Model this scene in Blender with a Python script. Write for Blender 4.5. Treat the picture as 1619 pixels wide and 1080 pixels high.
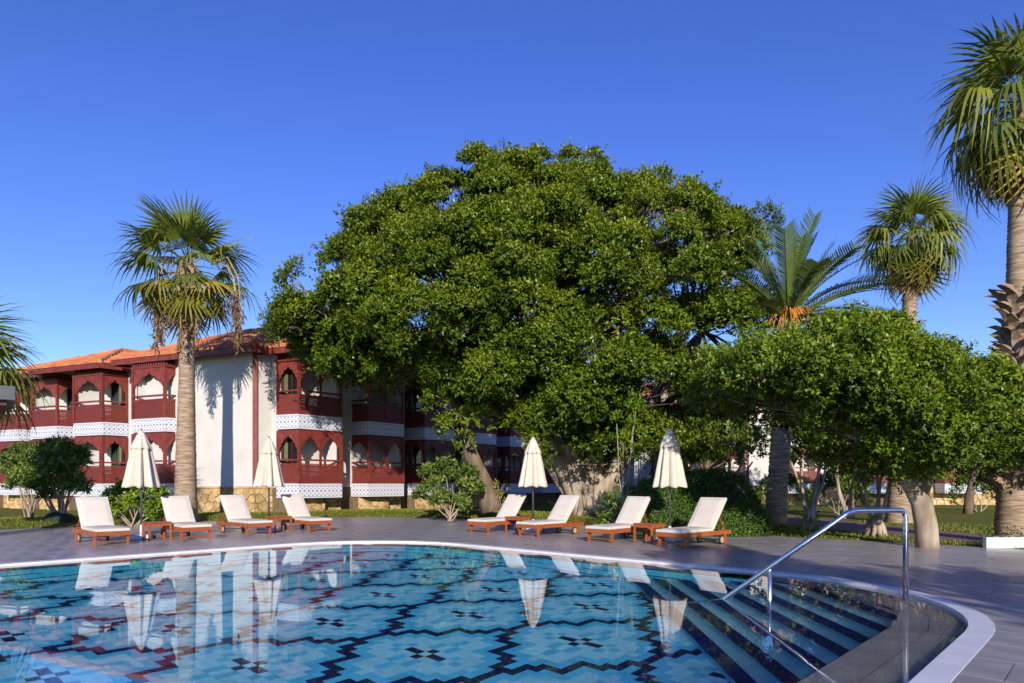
import bpy, bmesh, math, random
import numpy as np
from mathutils import Vector, Matrix
sc = bpy.context.scene
for o in list(bpy.data.objects): bpy.data.objects.remove(o)
R = math.radians
# ------------------------------------------------------------------ camera, sky, sun, exposure
H, F, HZ, CX = 1.3, 1045.0, 765.0, 809.5        # eye height, focal length in photo pixels, horizon row, centre column
cam = bpy.data.cameras.new('camera'); cam_o = bpy.data.objects.new('camera', cam); sc.collection.objects.link(cam_o)
cam_o.location = (0, 0, H); cam_o.rotation_euler = (R(90), 0, 0)
cam.sensor_width = 36; cam.lens = 36 * F / 1619; cam.shift_y = (HZ - 540) / 1619; cam.clip_start = .05; cam.clip_end = 3000
sc.camera = cam_o
SUN_EL = R(17.4)
sd = Vector((-.0855 * math.cos(SUN_EL), .9963 * math.cos(SUN_EL), -math.sin(SUN_EL)))
world = bpy.data.worlds.new('World'); sc.world = world; world.use_nodes = True
wn = world.node_tree; wn.nodes.clear()
sky = wn.nodes.new('ShaderNodeTexSky'); sky.sky_type = 'NISHITA'; sky.sun_disc = False
sky.sun_elevation = SUN_EL; sky.sun_rotation = R(175); sky.air_density = 1.2; sky.dust_density = 0.0; sky.ozone_density = 5.0
hs = wn.nodes.new('ShaderNodeHueSaturation'); hs.inputs['Saturation'].default_value = 1.16; hs.inputs['Hue'].default_value = .53
bg = wn.nodes.new('ShaderNodeBackground'); bg.inputs['Strength'].default_value = .148
wo = wn.nodes.new('ShaderNodeOutputWorld')
wn.links.new(sky.outputs[0], hs.inputs['Color']); wn.links.new(hs.outputs[0], bg.inputs['Color']); wn.links.new(bg.outputs[0], wo.inputs['Surface'])
sun = bpy.data.lights.new('sun', 'SUN'); sun.energy = 4.3; sun.angle = R(.53); sun.color = (1, .9, .76)
sun_o = bpy.data.objects.new('sun', sun); sc.collection.objects.link(sun_o)
sun_o.rotation_euler = sd.to_track_quat('-Z', 'Y').to_euler()
sc.view_settings.view_transform = 'Standard'; sc.view_settings.look = 'None'; sc.view_settings.gamma = 1
sc.view_settings.exposure = .46; sc.view_settings.use_curve_mapping = False
sc.render.engine = 'CYCLES'
sc.cycles.use_denoising = True; sc.cycles.max_bounces = 10; sc.cycles.transparent_max_bounces = 12
sc.cycles.caustics_refractive = True; sc.cycles.caustics_reflective = False
sc.cycles.sample_clamp_indirect = 20

# ------------------------------------------------------------------ helpers
col = sc.collection
def G(x, y, z=0.0):                     # photo pixel -> point on the level z
    Y = F * (H - z) / (y - HZ); return Vector(((x - CX) * Y / F, Y, z))
def at(x, y, Y):                        # photo pixel at distance Y
    return Vector(((x - CX) * Y / F, Y, H - (y - HZ) * Y / F))
C43, S43 = math.cos(R(-43)), math.sin(R(-43))
def PQ(p, q, z=0.0): return Vector((p * C43 - q * S43, p * S43 + q * C43, z))   # pool-aligned plan frame
def toPQ(x, y): return x * C43 + y * S43, -x * S43 + y * C43
def link(o, parent=None):
    col.objects.link(o)
    if parent is not None: o.parent = parent
    return o
def tag(o, label=None, cat=None, group=None, kind=None):
    if label: o['label'] = label
    if cat: o['category'] = cat
    if group: o['group'] = group
    if kind: o['kind'] = kind
    return o
def thing(name, loc, label, cat, group=None, rz=0):
    o = link(bpy.data.objects.new(name, None)); o.location = loc; o.rotation_euler = (0, 0, rz); o.empty_display_size = .2
    return tag(o, label, cat, group)
def copy_tree(o, parent=None):
    c = o.copy(); col.objects.link(c); c.parent = parent
    for ch in list(o.children): copy_tree(ch, c)
    return c
class MB:
    def __init__(s): s.v = []; s.f = []; s.uv = {}
    def add(s, vs, fs):
        n = len(s.v); s.v += [tuple(x) for x in vs]; s.f += [tuple(i + n for i in f) for f in fs]; return s
    def box(s, c, d, rz=0, M=None):
        x, y, z = d[0] / 2, d[1] / 2, d[2] / 2
        p = [Vector(q) for q in ((-x,-y,-z),(x,-y,-z),(x,y,-z),(-x,y,-z),(-x,-y,z),(x,-y,z),(x,y,z),(-x,y,z))]
        m = M if M is not None else Matrix.Rotation(rz, 3, 'Z')
        return s.add([m @ q + Vector(c) for q in p], [(0,3,2,1),(4,5,6,7),(0,1,5,4),(1,2,6,5),(2,3,7,6),(3,0,4,7)])
    def prism(s, poly, z0, z1):
        n = len(poly)
        return s.add([(x, y, z0) for x, y in poly] + [(x, y, z1) for x, y in poly],
              [tuple(range(n))[::-1], tuple(range(n, 2 * n))] + [(i, (i + 1) % n, (i + 1) % n + n, i + n) for i in range(n)])
    def seg(s, p0, p1, z0, z1, t):      # upright slab along a plan segment, thickness t about it
        p0 = Vector(p0[:2]); p1 = Vector(p1[:2]); d = (p1 - p0).normalized(); n = Vector((-d.y, d.x)) * t / 2
        return s.prism([tuple(p0 - n), tuple(p1 - n), tuple(p1 + n), tuple(p0 + n)], z0, z1)
    def tube(s, pts, rad, n=8, cap=True, flute=0, fk=5, rng=None):
        pts = [Vector(p) for p in pts]; rings = []; up = Vector((.13, .21, 1)).normalized(); ph = rng.random() * 6 if rng else 0
        if abs((pts[1] - pts[0]).normalized().dot(up)) > .95 : up = Vector((1, .1, 0)).normalized()
        a0 = None; base = len(s.v)
        for i, p in enumerate(pts):
            d = (pts[min(i + 1, len(pts) - 1)] - pts[max(i - 1, 0)]).normalized()
            a = (a0 if a0 is not None else up); a = (a - d * a.dot(d)); a = a.normalized() if a.length > 1e-6 else d.orthogonal().normalized()
            b = d.cross(a); a0 = a; r = rad[i] if hasattr(rad, '__len__') else rad
            for k in range(n):
                th = 2 * math.pi * k / n; rr = r * (1 + flute * math.sin(fk * th + ph + i * .25))
                s.v.append(tuple(p + a * math.cos(th) * rr + b * math.sin(th) * rr))
        for i in range(len(pts) - 1):
            for k in range(n):
                s.f.append((base + i * n + k, base + i * n + (k + 1) % n, base + (i + 1) * n + (k + 1) % n, base + (i + 1) * n + k))
        if cap:
            s.f.append(tuple(base + k for k in range(n))[::-1]); e = base + (len(pts) - 1) * n; s.f.append(tuple(e + k for k in range(n)))
        return s
    def build(s, name, mat, parent=None, loc=None, smooth=False, bevel=0, seg=2):
        me = bpy.data.meshes.new(name); me.from_pydata(s.v, [], s.f)
        if smooth: me.polygons.foreach_set('use_smooth', [True] * len(me.polygons))
        me.materials.append(mat); me.update()
        o = link(bpy.data.objects.new(name, me), parent)
        if loc is not None: o.location = loc
        if bevel:
            m = o.modifiers.new('bevel', 'BEVEL'); m.width = bevel; m.segments = seg; m.limit_method = 'ANGLE'; m.angle_limit = R(40)
        return o
def np_mesh(name, V, Q, mat, parent=None, tint=None, smooth=False):
    me = bpy.data.meshes.new(name); k = Q.shape[1]
    me.vertices.add(len(V)); me.vertices.foreach_set('co', np.asarray(V, np.float32).ravel())
    me.loops.add(Q.size); me.loops.foreach_set('vertex_index', np.asarray(Q, np.int32).ravel())
    me.polygons.add(len(Q)); me.polygons.foreach_set('loop_start', np.arange(0, Q.size, k, dtype=np.int32))
    me.polygons.foreach_set('loop_total', np.full(len(Q), k, np.int32))
    if smooth: me.polygons.foreach_set('use_smooth', np.ones(len(Q), bool))
    if tint is not None:
        a = me.attributes.new('tint', 'FLOAT', 'FACE'); a.data.foreach_set('value', np.asarray(tint, np.float32))
    me.materials.append(mat); me.update(calc_edges=True); me.validate()
    return link(bpy.data.objects.new(name, me), parent)
# ------------------------------------------------------------------ materials
def new_mat(name):
    m = bpy.data.materials.new(name); m.use_nodes = True; nt = m.node_tree
    return m, nt, nt.nodes['Principled BSDF'], nt.nodes['Material Output']
def N(nt, t, **kw):
    n = nt.nodes.new(t)
    for k, v in kw.items(): setattr(n, k, v)
    return n
def mixc(nt, fac, a, b):
    n = N(nt, 'ShaderNodeMix', data_type='RGBA'); n.inputs[6].default_value = (*a, 1) if not hasattr(a, 'is_output') else (0, 0, 0, 1)
    if hasattr(a, 'is_output'): nt.links.new(a, n.inputs[6])
    if hasattr(b, 'is_output'): nt.links.new(b, n.inputs[7])
    else: n.inputs[7].default_value = (*b, 1)
    if hasattr(fac, 'is_output'): nt.links.new(fac, n.inputs[0])
    else: n.inputs[0].default_value = fac
    return n.outputs[2]
def math_n(nt, op, a, b=None, c=None):
    n = N(nt, 'ShaderNodeMath', operation=op)
    for i, x in enumerate((a, b, c)):
        if x is None: continue
        if hasattr(x, 'is_output'): nt.links.new(x, n.inputs[i])
        else: n.inputs[i].default_value = x
    return n.outputs[0]
def plain(name, c1, c2=None, scale=6, rough=.6, bump=0, bscale=40, spec=.5, metal=0, stretch=(1, 1, 1), contrast=(.35, .65), detail=5, rnd=0, roughvar=0):
    m, nt, b, out = new_mat(name)
    tc = N(nt, 'ShaderNodeTexCoord'); mp = N(nt, 'ShaderNodeMapping'); mp.inputs['Scale'].default_value = stretch
    nt.links.new(tc.outputs['Object'], mp.inputs[0])
    ns = N(nt, 'ShaderNodeTexNoise'); ns.inputs['Scale'].default_value = scale; ns.inputs['Detail'].default_value = detail
    nt.links.new(mp.outputs[0], ns.inputs['Vector'])
    mr = N(nt, 'ShaderNodeMapRange'); mr.inputs[1].default_value, mr.inputs[2].default_value = contrast
    nt.links.new(ns.outputs[0], mr.inputs[0])
    cc = mixc(nt, mr.outputs[0], c1, c2 or c1)
    if rnd:
        oi = N(nt, 'ShaderNodeObjectInfo'); hv = N(nt, 'ShaderNodeHueSaturation')
        v = N(nt, 'ShaderNodeMapRange'); v.inputs[3].default_value = 1 - rnd; v.inputs[4].default_value = 1 + rnd
        nt.links.new(oi.outputs['Random'], v.inputs[0]); nt.links.new(v.outputs[0], hv.inputs['Value']); nt.links.new(cc, hv.inputs['Color']); cc = hv.outputs[0]
    nt.links.new(cc, b.inputs['Base Color'])
    b.inputs['Roughness'].default_value = rough; b.inputs['Metallic'].default_value = metal; b.inputs['Specular IOR Level'].default_value = spec
    if roughvar:
        rv = N(nt, 'ShaderNodeMapRange'); rv.inputs[3].default_value = rough - roughvar; rv.inputs[4].default_value = rough + roughvar
        nt.links.new(mr.outputs[0], rv.inputs[0]); nt.links.new(rv.outputs[0], b.inputs['Roughness'])
    if bump:
        n2 = N(nt, 'ShaderNodeTexNoise'); n2.inputs['Scale'].default_value = bscale; n2.inputs['Detail'].default_value = 4
        nt.links.new(mp.outputs[0], n2.inputs['Vector'])
        bp = N(nt, 'ShaderNodeBump'); bp.inputs['Strength'].default_value = bump; bp.inputs['Distance'].default_value = .02
        nt.links.new(n2.outputs[0], bp.inputs['Height']); nt.links.new(bp.outputs[0], b.inputs['Normal'])
    return m
def leaf_mat(name, dark, mid, lite, rough=.42, trans=.3, objrnd=False):
    m, nt, b, out = new_mat(name)
    if objrnd: src = N(nt, 'ShaderNodeObjectInfo').outputs['Random']
    else: src = N(nt, 'ShaderNodeAttribute', attribute_name='tint').outputs['Fac']
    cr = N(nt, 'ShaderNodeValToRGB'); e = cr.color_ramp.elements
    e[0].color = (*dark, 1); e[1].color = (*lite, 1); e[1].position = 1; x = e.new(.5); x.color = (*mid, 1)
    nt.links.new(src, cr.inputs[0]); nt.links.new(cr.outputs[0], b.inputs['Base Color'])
    b.inputs['Roughness'].default_value = rough; b.inputs['Specular IOR Level'].default_value = .3
    tr = N(nt, 'ShaderNodeBsdfTranslucent'); nt.links.new(cr.outputs[0], tr.inputs[0])
    mx = N(nt, 'ShaderNodeMixShader'); mx.inputs[0].default_value = trans
    nt.links.new(b.outputs[0], mx.inputs[1]); nt.links.new(tr.outputs[0], mx.inputs[2]); nt.links.new(mx.outputs[0], out.inputs[0])
    return m
M = {}
M['deck'] = plain('deck_tile', (.285, .263, .272), (.385, .357, .365), scale=1.6, rough=.36, bump=.05, bscale=60, stretch=(1, 2.4, 1), rnd=.08, roughvar=.10)
M['joint'] = plain('deck_joint', (.17, .16, .165), (.21, .20, .205), rough=.7)
M['coping'] = plain('white_coping', (.66, .66, .68), (.76, .76, .78), scale=4, rough=.45, bump=.03)
M['shelf'] = plain('shelf_tile', (.22, .215, .22), (.30, .295, .29), scale=3, rough=.5, rnd=.06)
M['navy'] = plain('navy_tile', (.006, .010, .075), (.010, .015, .11), scale=9, rough=.25, rnd=.25)
M['blue'] = plain('blue_tile', (.08, .64, .90), (.10, .69, .93), scale=9, rough=.3, rnd=.10)
M['pale'] = plain('pale_blue_tile', (.30, .82, .96), (.36, .87, .97), scale=9, rough=.3, rnd=.08)
M['teal'] = plain('teal_tile', (.055, .40, .54), (.07, .45, .60), scale=6, rough=.3, rnd=.05)
M['tread'] = plain('step_tread', (.22, .54, .62), (.27, .60, .67), scale=6, rough=.4, rnd=.05)
M['grout'] = plain('pool_grout', (.26, .48, .60), (.30, .52, .64), rough=.8)
M['wood'] = plain('teak', (.25, .054, .013), (.40, .108, .026), scale=9, rough=.42, bump=.08, bscale=60, stretch=(1, 6, 6), rnd=.12)
M['cushion'] = plain('cream_cushion', (.60, .545, .475), (.65, .595, .525), scale=3, rough=.9, bump=.12, bscale=350, spec=.2)
M['canvas'] = plain('cream_canvas', (.58, .51, .42), (.64, .57, .475), scale=5, rough=.9, bump=.10, bscale=200, spec=.2)
M['pole'] = plain('grey_pole', (.10, .10, .105), (.14, .14, .145), rough=.4, metal=.4)
M['plastic'] = plain('white_plastic', (.55, .56, .60), (.63, .64, .68), rough=.5)
M['rubber'] = plain('wheel_rubber', (.02, .02, .02), (.035, .03, .03), rough=.8)
M['wheel'] = plain('wheel_wood', (.38, .26, .17), (.48, .35, .24), rough=.6)
M['steel'] = plain('stainless_steel', (.80, .78, .74), (.86, .84, .80), scale=30, rough=.27, metal=1, bump=.02, bscale=200)
M['white'] = plain('white_plaster', (.54, .52, .50), (.60, .58, .56), scale=1.3, rough=.9, bump=.10, bscale=90, spec=.2, contrast=(.3, .7))
M['red'] = plain('red_wood', (.135, .020, .015), (.21, .036, .027), scale=5, rough=.5, bump=.10, bscale=70, rnd=.12)
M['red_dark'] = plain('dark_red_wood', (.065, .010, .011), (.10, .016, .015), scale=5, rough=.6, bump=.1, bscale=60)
M['stone'] = plain('sandstone', (.40, .255, .115), (.58, .42, .22), scale=3.5, rough=.9, bump=.35, bscale=22, rnd=.22, spec=.2)
M['mortar'] = plain('stone_mortar', (.12, .085, .05), (.17, .125, .075), rough=.95)
M['roof'] = plain('clay_tile', (.40, .115, .042), (.60, .235, .10), scale=2.2, rough=.85, bump=.2, bscale=30, contrast=(.3, .7))
M['roof_under'] = plain('roof_bed', (.22, .07, .03), (.30, .10, .05), rough=.9)
M['bark'] = plain('pale_bark', (.22, .17, .125), (.45, .38, .30), scale=3.5, rough=.9, bump=.6, bscale=9, stretch=(1, 1, .35), spec=.2)
M['bark_dark'] = plain('brown_bark', (.10, .07, .05), (.21, .155, .11), scale=4, rough=.9, bump=.6, bscale=10, stretch=(1, 1, .3), spec=.2)
M['twig'] = plain('twig', (.16, .12, .085), (.27, .215, .16), scale=5, rough=.9)
M['palm_bark'] = plain('palm_bark', (.20, .135, .085), (.42, .325, .235), scale=5, rough=.95, bump=.7, bscale=12, stretch=(.6, .6, 4), spec=.2)
M['boot'] = plain('leaf_base', (.17, .105, .065), (.34, .25, .18), scale=6, rough=.9, bump=.3, bscale=30, rnd=.3)
M['fan'] = leaf_mat('fan_leaf', (.10, .145, .022), (.165, .21, .032), (.26, .27, .04), rough=.4, trans=.28, objrnd=True)
M['fan_old'] = leaf_mat('fan_leaf_old', (.19, .19, .025), (.30, .26, .04), (.42, .32, .06), rough=.45, trans=.28, objrnd=True)
M['fan_dead'] = leaf_mat('fan_leaf_dead', (.17, .10, .045), (.25, .155, .07), (.34, .23, .11), rough=.8, trans=.15, objrnd=True)
M['pinnate'] = leaf_mat('pinnate_leaf', (.07, .115, .025), (.105, .155, .034), (.16, .205, .045), rough=.35, trans=.22, objrnd=True)
M['orange'] = plain('fruit_stalk', (.45, .16, .02), (.62, .27, .04), scale=9, rough=.7)
M['strand'] = plain('dry_strand', (.26, .20, .08), (.40, .33, .15), scale=9, rough=.8)
M['ficus'] = leaf_mat('ficus_leaf', (.036, .072, .004), (.125, .187, .010), (.265, .315, .022), rough=.38, trans=.24)
M['ficus2'] = leaf_mat('ficus_leaf_bright', (.045, .092, .005), (.14, .215, .012), (.265, .335, .026), rough=.38, trans=.26)
M['hedge'] = leaf_mat('hedge_leaf', (.035, .085, .010), (.07, .145, .016), (.13, .215, .028), rough=.4, trans=.2)
M['shrub'] = leaf_mat('shrub_leaf', (.065, .115, .022), (.13, .195, .036), (.21, .285, .055), rough=.42, trans=.22)
M['lime'] = leaf_mat('lime_leaf', (.10, .19, .012), (.17, .28, .018), (.27, .36, .03), rough=.42, trans=.3)
M['yellow'] = leaf_mat('yellow_leaf', (.22, .22, .02), (.34, .30, .03), (.44, .38, .05), rough=.5, trans=.3)
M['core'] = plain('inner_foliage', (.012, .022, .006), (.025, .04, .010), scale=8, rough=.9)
M['grass'] = leaf_mat('grass_blade', (.11, .15, .014), (.19, .22, .025), (.29, .28, .05), rough=.6, trans=.2)
M['lawn'] = plain('lawn', (.10, .125, .015), (.18, .18, .03), scale=7, rough=.95, bump=.8, bscale=90, spec=.1)
M['path'] = None
M['white_wall'] = plain('white_kerb', (.62, .62, .63), (.72, .72, .73), rough=.8, bump=.1)
M['grey_roof'] = plain('grey_canopy', (.075, .08, .095), (.10, .105, .12), rough=.6)
M['curtain'] = plain('green_curtain', (.10, .12, .05), (.17, .19, .09), scale=3, rough=.9, stretch=(8, 8, .4))
def glass_mat():
    m, nt, b, out = new_mat('door_glass'); b.inputs['Base Color'].default_value = (.015, .018, .02, 1); b.inputs['Roughness'].default_value = .06
    b.inputs['Specular IOR Level'].default_value = .8; return m
M['glass'] = glass_mat()
def band_mat():                         # glazed wall tiles with small blue stars, one tile = 0.19 m
    m, nt, b, out = new_mat('star_tile')
    uv = N(nt, 'ShaderNodeUVMap'); sp = N(nt, 'ShaderNodeSeparateXYZ'); nt.links.new(uv.outputs[0], sp.inputs[0])
    def cell(x, off): return math_n(nt, 'ABSOLUTE', math_n(nt, 'SUBTRACT', math_n(nt, 'FRACT', math_n(nt, 'ADD', math_n(nt, 'DIVIDE', x, .19), off)), .5))
    fu, fv = cell(sp.outputs[0], 0), cell(sp.outputs[1], .0)
    gu, gv = cell(sp.outputs[0], .5), cell(sp.outputs[1], .5)
    star = math_n(nt, 'LESS_THAN', math_n(nt, 'ADD', fu, fv), .27)
    hole = math_n(nt, 'LESS_THAN', math_n(nt, 'MAXIMUM', fu, fv), .05)
    small = math_n(nt, 'LESS_THAN', math_n(nt, 'ADD', gu, gv), .15)
    mid = math_n(nt, 'LESS_THAN', math_n(nt, 'ABSOLUTE', math_n(nt, 'SUBTRACT', sp.outputs[1], .285)), .19)
    edge = math_n(nt, 'LESS_THAN', math_n(nt, 'ABSOLUTE', math_n(nt, 'SUBTRACT', math_n(nt, 'ABSOLUTE', math_n(nt, 'SUBTRACT', sp.outputs[1], .285)), .225)), .008)
    f = math_n(nt, 'MULTIPLY', math_n(nt, 'MAXIMUM', math_n(nt, 'SUBTRACT', star, hole), small), mid)
    f = math_n(nt, 'MAXIMUM', f, edge)
    nt.links.new(mixc(nt, f, (.60, .61, .66), (.10, .13, .30)), b.inputs['Base Color']); b.inputs['Roughness'].default_value = .35
    return m
M['band'] = band_mat()
def lattice_mat():
    m, nt, b, out = new_mat('lattice_wood')
    uv = N(nt, 'ShaderNodeUVMap'); sp = N(nt, 'ShaderNodeSeparateXYZ'); nt.links.new(uv.outputs[0], sp.inputs[0])
    def cell(x): return math_n(nt, 'ABSOLUTE', math_n(nt, 'SUBTRACT', math_n(nt, 'FRACT', math_n(nt, 'DIVIDE', x, .062)), .5))
    hole = math_n(nt, 'LESS_THAN', math_n(nt, 'ADD', cell(sp.outputs[0]), cell(sp.outputs[1])), .30)
    nt.links.new(mixc(nt, hole, (.17, .028, .022), (.11, .018, .015)), b.inputs['Base Color']); b.inputs['Roughness'].default_value = .55
    tr = N(nt, 'ShaderNodeBsdfTransparent'); mx = N(nt, 'ShaderNodeMixShader')
    nt.links.new(math_n(nt, 'MULTIPLY', hole, .9), mx.inputs[0]); nt.links.new(b.outputs[0], mx.inputs[1]); nt.links.new(tr.outputs[0], mx.inputs[2]); nt.links.new(mx.outputs[0], out.inputs[0])
    return m
M['lattice'] = lattice_mat()
def path_mat():
    m, nt, b, out = new_mat('brick_path'); tc = N(nt, 'ShaderNodeTexCoord')
    br = N(nt, 'ShaderNodeTexBrick'); br.inputs['Scale'].default_value = 5; br.inputs['Color1'].default_value = (.20, .105, .088, 1)
    br.inputs['Color2'].default_value = (.27, .145, .12, 1); br.inputs['Mortar'].default_value = (.13, .085, .07, 1); br.inputs['Mortar Size'].default_value = .02
    nt.links.new(tc.outputs['Object'], br.inputs['Vector']); nt.links.new(br.outputs[0], b.inputs['Base Color']); b.inputs['Roughness'].default_value = .85
    return m
M['path'] = path_mat()
def water_mat():
    m, nt, b, out = new_mat('pool_water'); nt.nodes.remove(b)
    g = N(nt, 'ShaderNodeBsdfGlass'); g.inputs['IOR'].default_value = 1.333; g.inputs['Roughness'].default_value = 0; g.inputs['Color'].default_value = (1, 1, 1, 1)
    nt.links.new(g.outputs[0], out.inputs[0]); return m
M['water'] = water_mat()

# ------------------------------------------------------------------ plan outlines
PC, QC, HALF, RAD = -7.15, 3.55, 6.3, 2.9            # the pool: a rounded square lying along the p, q axes
def rsq(half, rad, n=14):
    pts = []
    for k, (sx, sy) in enumerate(((1, 1), (-1, 1), (-1, -1), (1, -1))):
        for i in range(n + 1):
            a = R(90 * k + 90 * i / n); pts.append((PC + sx * (half - rad) + rad * math.cos(a), QC + sy * (half - rad) + rad * math.sin(a)))
    out = []                                          # subdivide the long straights
    for i, p in enumerate(pts):
        q = pts[(i + 1) % len(pts)]; d = math.dist(p, q); m = max(1, int(d / .6))
        for j in range(m): out.append((p[0] + (q[0] - p[0]) * j / m, p[1] + (q[1] - p[1]) * j / m))
    return out
def sdf(p, q, half, rad):
    dx, dy = abs(p - PC) - (half - rad), abs(q - QC) - (half - rad)
    return math.hypot(max(dx, 0), max(dy, 0)) + min(max(dx, dy), 0) - rad
DP, DQ, DR = -23.3, 16.5, 5.0                         # far edges of the deck
def deck_sd(x, y):                                    # > 0 beyond the deck (on the lawn)
    p, q = toPQ(x, y); dx, dy = (DP + DR) - p, q - (DQ - DR)
    return math.hypot(max(dx, 0), max(dy, 0)) + min(max(dx, dy), 0) - DR
def sm(t): t = min(1, max(0, t)); return t * t * (3 - 2 * t)
def lawn_z(x, y):
    d = deck_sd(x, y)
    if d < 0: return -.25 if d < -.35 else -.02
    return .015 + (.15 * sm(d / 1.3) * (1 - sm((d - 3) / 4))) * (1 - sm((x - 2.5) / 3))
def clip(poly, nx, ny, c):                            # keep nx*x + ny*y <= c
    out = []
    for i, a in enumerate(poly):
        b = poly[(i + 1) % len(poly)]; da, db = nx * a[0] + ny * a[1] - c, nx * b[0] + ny * b[1] - c
        if da <= 0: out.append(a)
        if (da < 0 < db) or (db < 0 < da):
            t = da / (da - db); out.append((a[0] + (b[0] - a[0]) * t, a[1] + (b[1] - a[1]) * t))
    return out
def area(poly): return abs(sum(a[0] * b[1] - b[0] * a[1] for a, b in zip(poly, poly[1:] + poly[:1]))) / 2
def wall_uv(o, z0):
    me = o.data; uv = me.uv_layers.new(name='UVMap')
    for f in me.polygons:
        n = f.normal; t = Vector((-n.y, n.x, 0)) if abs(n.z) < .7 else Vector((1, 0, 0)); t = t.normalized() if t.length > 1e-6 else Vector((1, 0, 0))
        for li in f.loop_indices:
            co = me.vertices[me.loops[li].vertex_index].co; uv.data[li].uv = (co.dot(t), co.z - z0)
def seen(x, y, z=0):                                  # inside the frame (loosely)?
    if y < .5: return False
    px, py = CX + x * F / y, HZ + (H - z) * F / y
    return -60 < px < 1680 and py < 1140

# ------------------------------------------------------------------ ground, lawn, deck
def ring(inner, outer, z0, z1=None):
    n = len(inner); z1 = z0 if z1 is None else z1
    return [(*p, z0) for p in inner] + [(*p, z1) for p in outer], [(i, i + n, (i + 1) % n + n, (i + 1) % n) for i in range(n)]
out_rim = rsq(6.22, 2.82)
v, f = ring(out_rim, [(PC + (p - PC) * 60, QC + (q - QC) * 60) for p, q in out_rim], -.02, -.02)
mb = MB(); mid = [(PC + (p - PC) * 4.2, QC + (q - QC) * 4.2) for p, q in out_rim]
v1, f1 = ring(out_rim, mid, -.26); v2, f2 = ring(mid, [(PC + (p - PC) * 150, QC + (q - QC) * 150) for p, q in out_rim], -.26, -1.5)
mb.add([PQ(*p) for p in v1], f1); mb.add([PQ(*p) for p in v2], f2)
tag(mb.build('ground', M['lawn']), kind='structure')
xs = np.concatenate([np.arange(-45, -30, 1.5), np.arange(-30, 22, .3), np.arange(22, 46, 1.5)]); ys = np.concatenate([np.arange(9, 34, .3), np.arange(34, 64, 1.5)])
V = np.array([(x, y, lawn_z(x, y)) for y in ys for x in xs]); nx = len(xs)
keep = []
for j in range(len(ys) - 1):
    for i in range(nx - 1):
        k = j * nx + i
        if max(V[k, 2], V[k + 1, 2], V[k + nx, 2], V[k + nx + 1, 2]) > -.1: keep.append((k, k + 1, k + nx + 1, k + nx))
tag(np_mesh('lawn', V, np.array(keep), M['lawn'], smooth=True), 'short green lawn between the grey deck and the hotel', kind='structure')

deck = MB(); a1 = 30
dpoly = [(14, -16), (14, DQ)] + [(DP + DR + DR * math.cos(R(90 + 90 * i / 14)), DQ - DR + DR * math.sin(R(90 + 90 * i / 14))) for i in range(15)] + [(DP, -16)]
# bed under the tiles, with the pool left open
n = len(out_rim); bed = []
for p, q in out_rim:
    dx, dy = p - PC, q - QC; best = 1e9
    for i, a in enumerate(dpoly):
        b = dpoly[(i + 1) % len(dpoly)]; ex, ey = b[0] - a[0], b[1] - a[1]; den = dx * ey - dy * ex
        if abs(den) < 1e-9: continue
        t = ((a[0] - PC) * ey - (a[1] - QC) * ex) / den; s = ((a[0] - PC) * dy - (a[1] - QC) * dx) / den
        if t > 0 and -1e-6 <= s <= 1 + 1e-6: best = min(best, t)
    bed.append((PC + dx * best, QC + dy * best))
v, f = ring(out_rim, bed, -.006)
deck.add([PQ(*p) for p in v], f)
deck_o = tag(deck.build('pool_deck', M['joint']), 'grey stone tiled deck around the pool', kind='structure')
TL, TW, GAP = 1.2, .6, .004
cands = []
for j in range(int(-16 / TW), int(DQ / TW) + 2):
    for i in range(int(-24 / TL) - 1, int(14 / TL) + 1):
        p0, q0 = i * TL + (TL / 2 if j % 2 else 0), j * TW
        poly = [(p0 + GAP, q0 + GAP), (p0 + TL - GAP, q0 + GAP), (p0 + TL - GAP, q0 + TW - GAP), (p0 + GAP, q0 + TW - GAP)]
        full = True
        ds = [sdf(*c, 6.24, 2.84) for c in poly]
        if max(ds) <= 0: continue
        if min(ds) < 0:
            cp, cq = p0 + TL / 2, q0 + TW / 2; e = .01
            gx, gy = (sdf(cp + e, cq, 6.24, 2.84) - sdf(cp - e, cq, 6.24, 2.84)) / (2 * e), (sdf(cp, cq + e, 6.24, 2.84) - sdf(cp, cq - e, 6.24, 2.84)) / (2 * e)
            d = sdf(cp, cq, 6.24, 2.84); poly = clip(poly, -gx, -gy, -(gx * cp + gy * cq - d)); full = False
        dd = [deck_sd(*PQ(*c)[:2]) for c in poly] if poly else [1]
        if min(dd) >= 0: continue
        if max(dd) > 0:
            cp, cq = p0 + TL / 2, q0 + TW / 2; e = .01; fd = lambda a, b: deck_sd(*PQ(a, b)[:2])
            gx, gy = (fd(cp + e, cq) - fd(cp - e, cq)) / (2 * e), (fd(cp, cq + e) - fd(cp, cq - e)) / (2 * e)
            poly = clip(poly, gx, gy, gx * cp + gy * cq - fd(cp, cq)); full = False
        if len(poly) < 3 or area(poly) < .01: continue
        w = PQ(p0 + TL / 2, q0 + TW / 2)
        vis = area(poly) / w.y ** 3 if seen(w.x, w.y) else 0
        cands.append((vis, full, p0, q0, poly))
cands.sort(key=lambda t: -t[0])
def slab(poly, z0, z1):
    n = len(poly); return [(*p, z0) for p in poly] + [(*p, z1) for p in poly], [tuple(range(n, 2 * n))] + [(i, (i + 1) % n, (i + 1) % n + n, i + n) for i in range(n)]
RZ = R(-43); tile_me = None; rest = MB()
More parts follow.
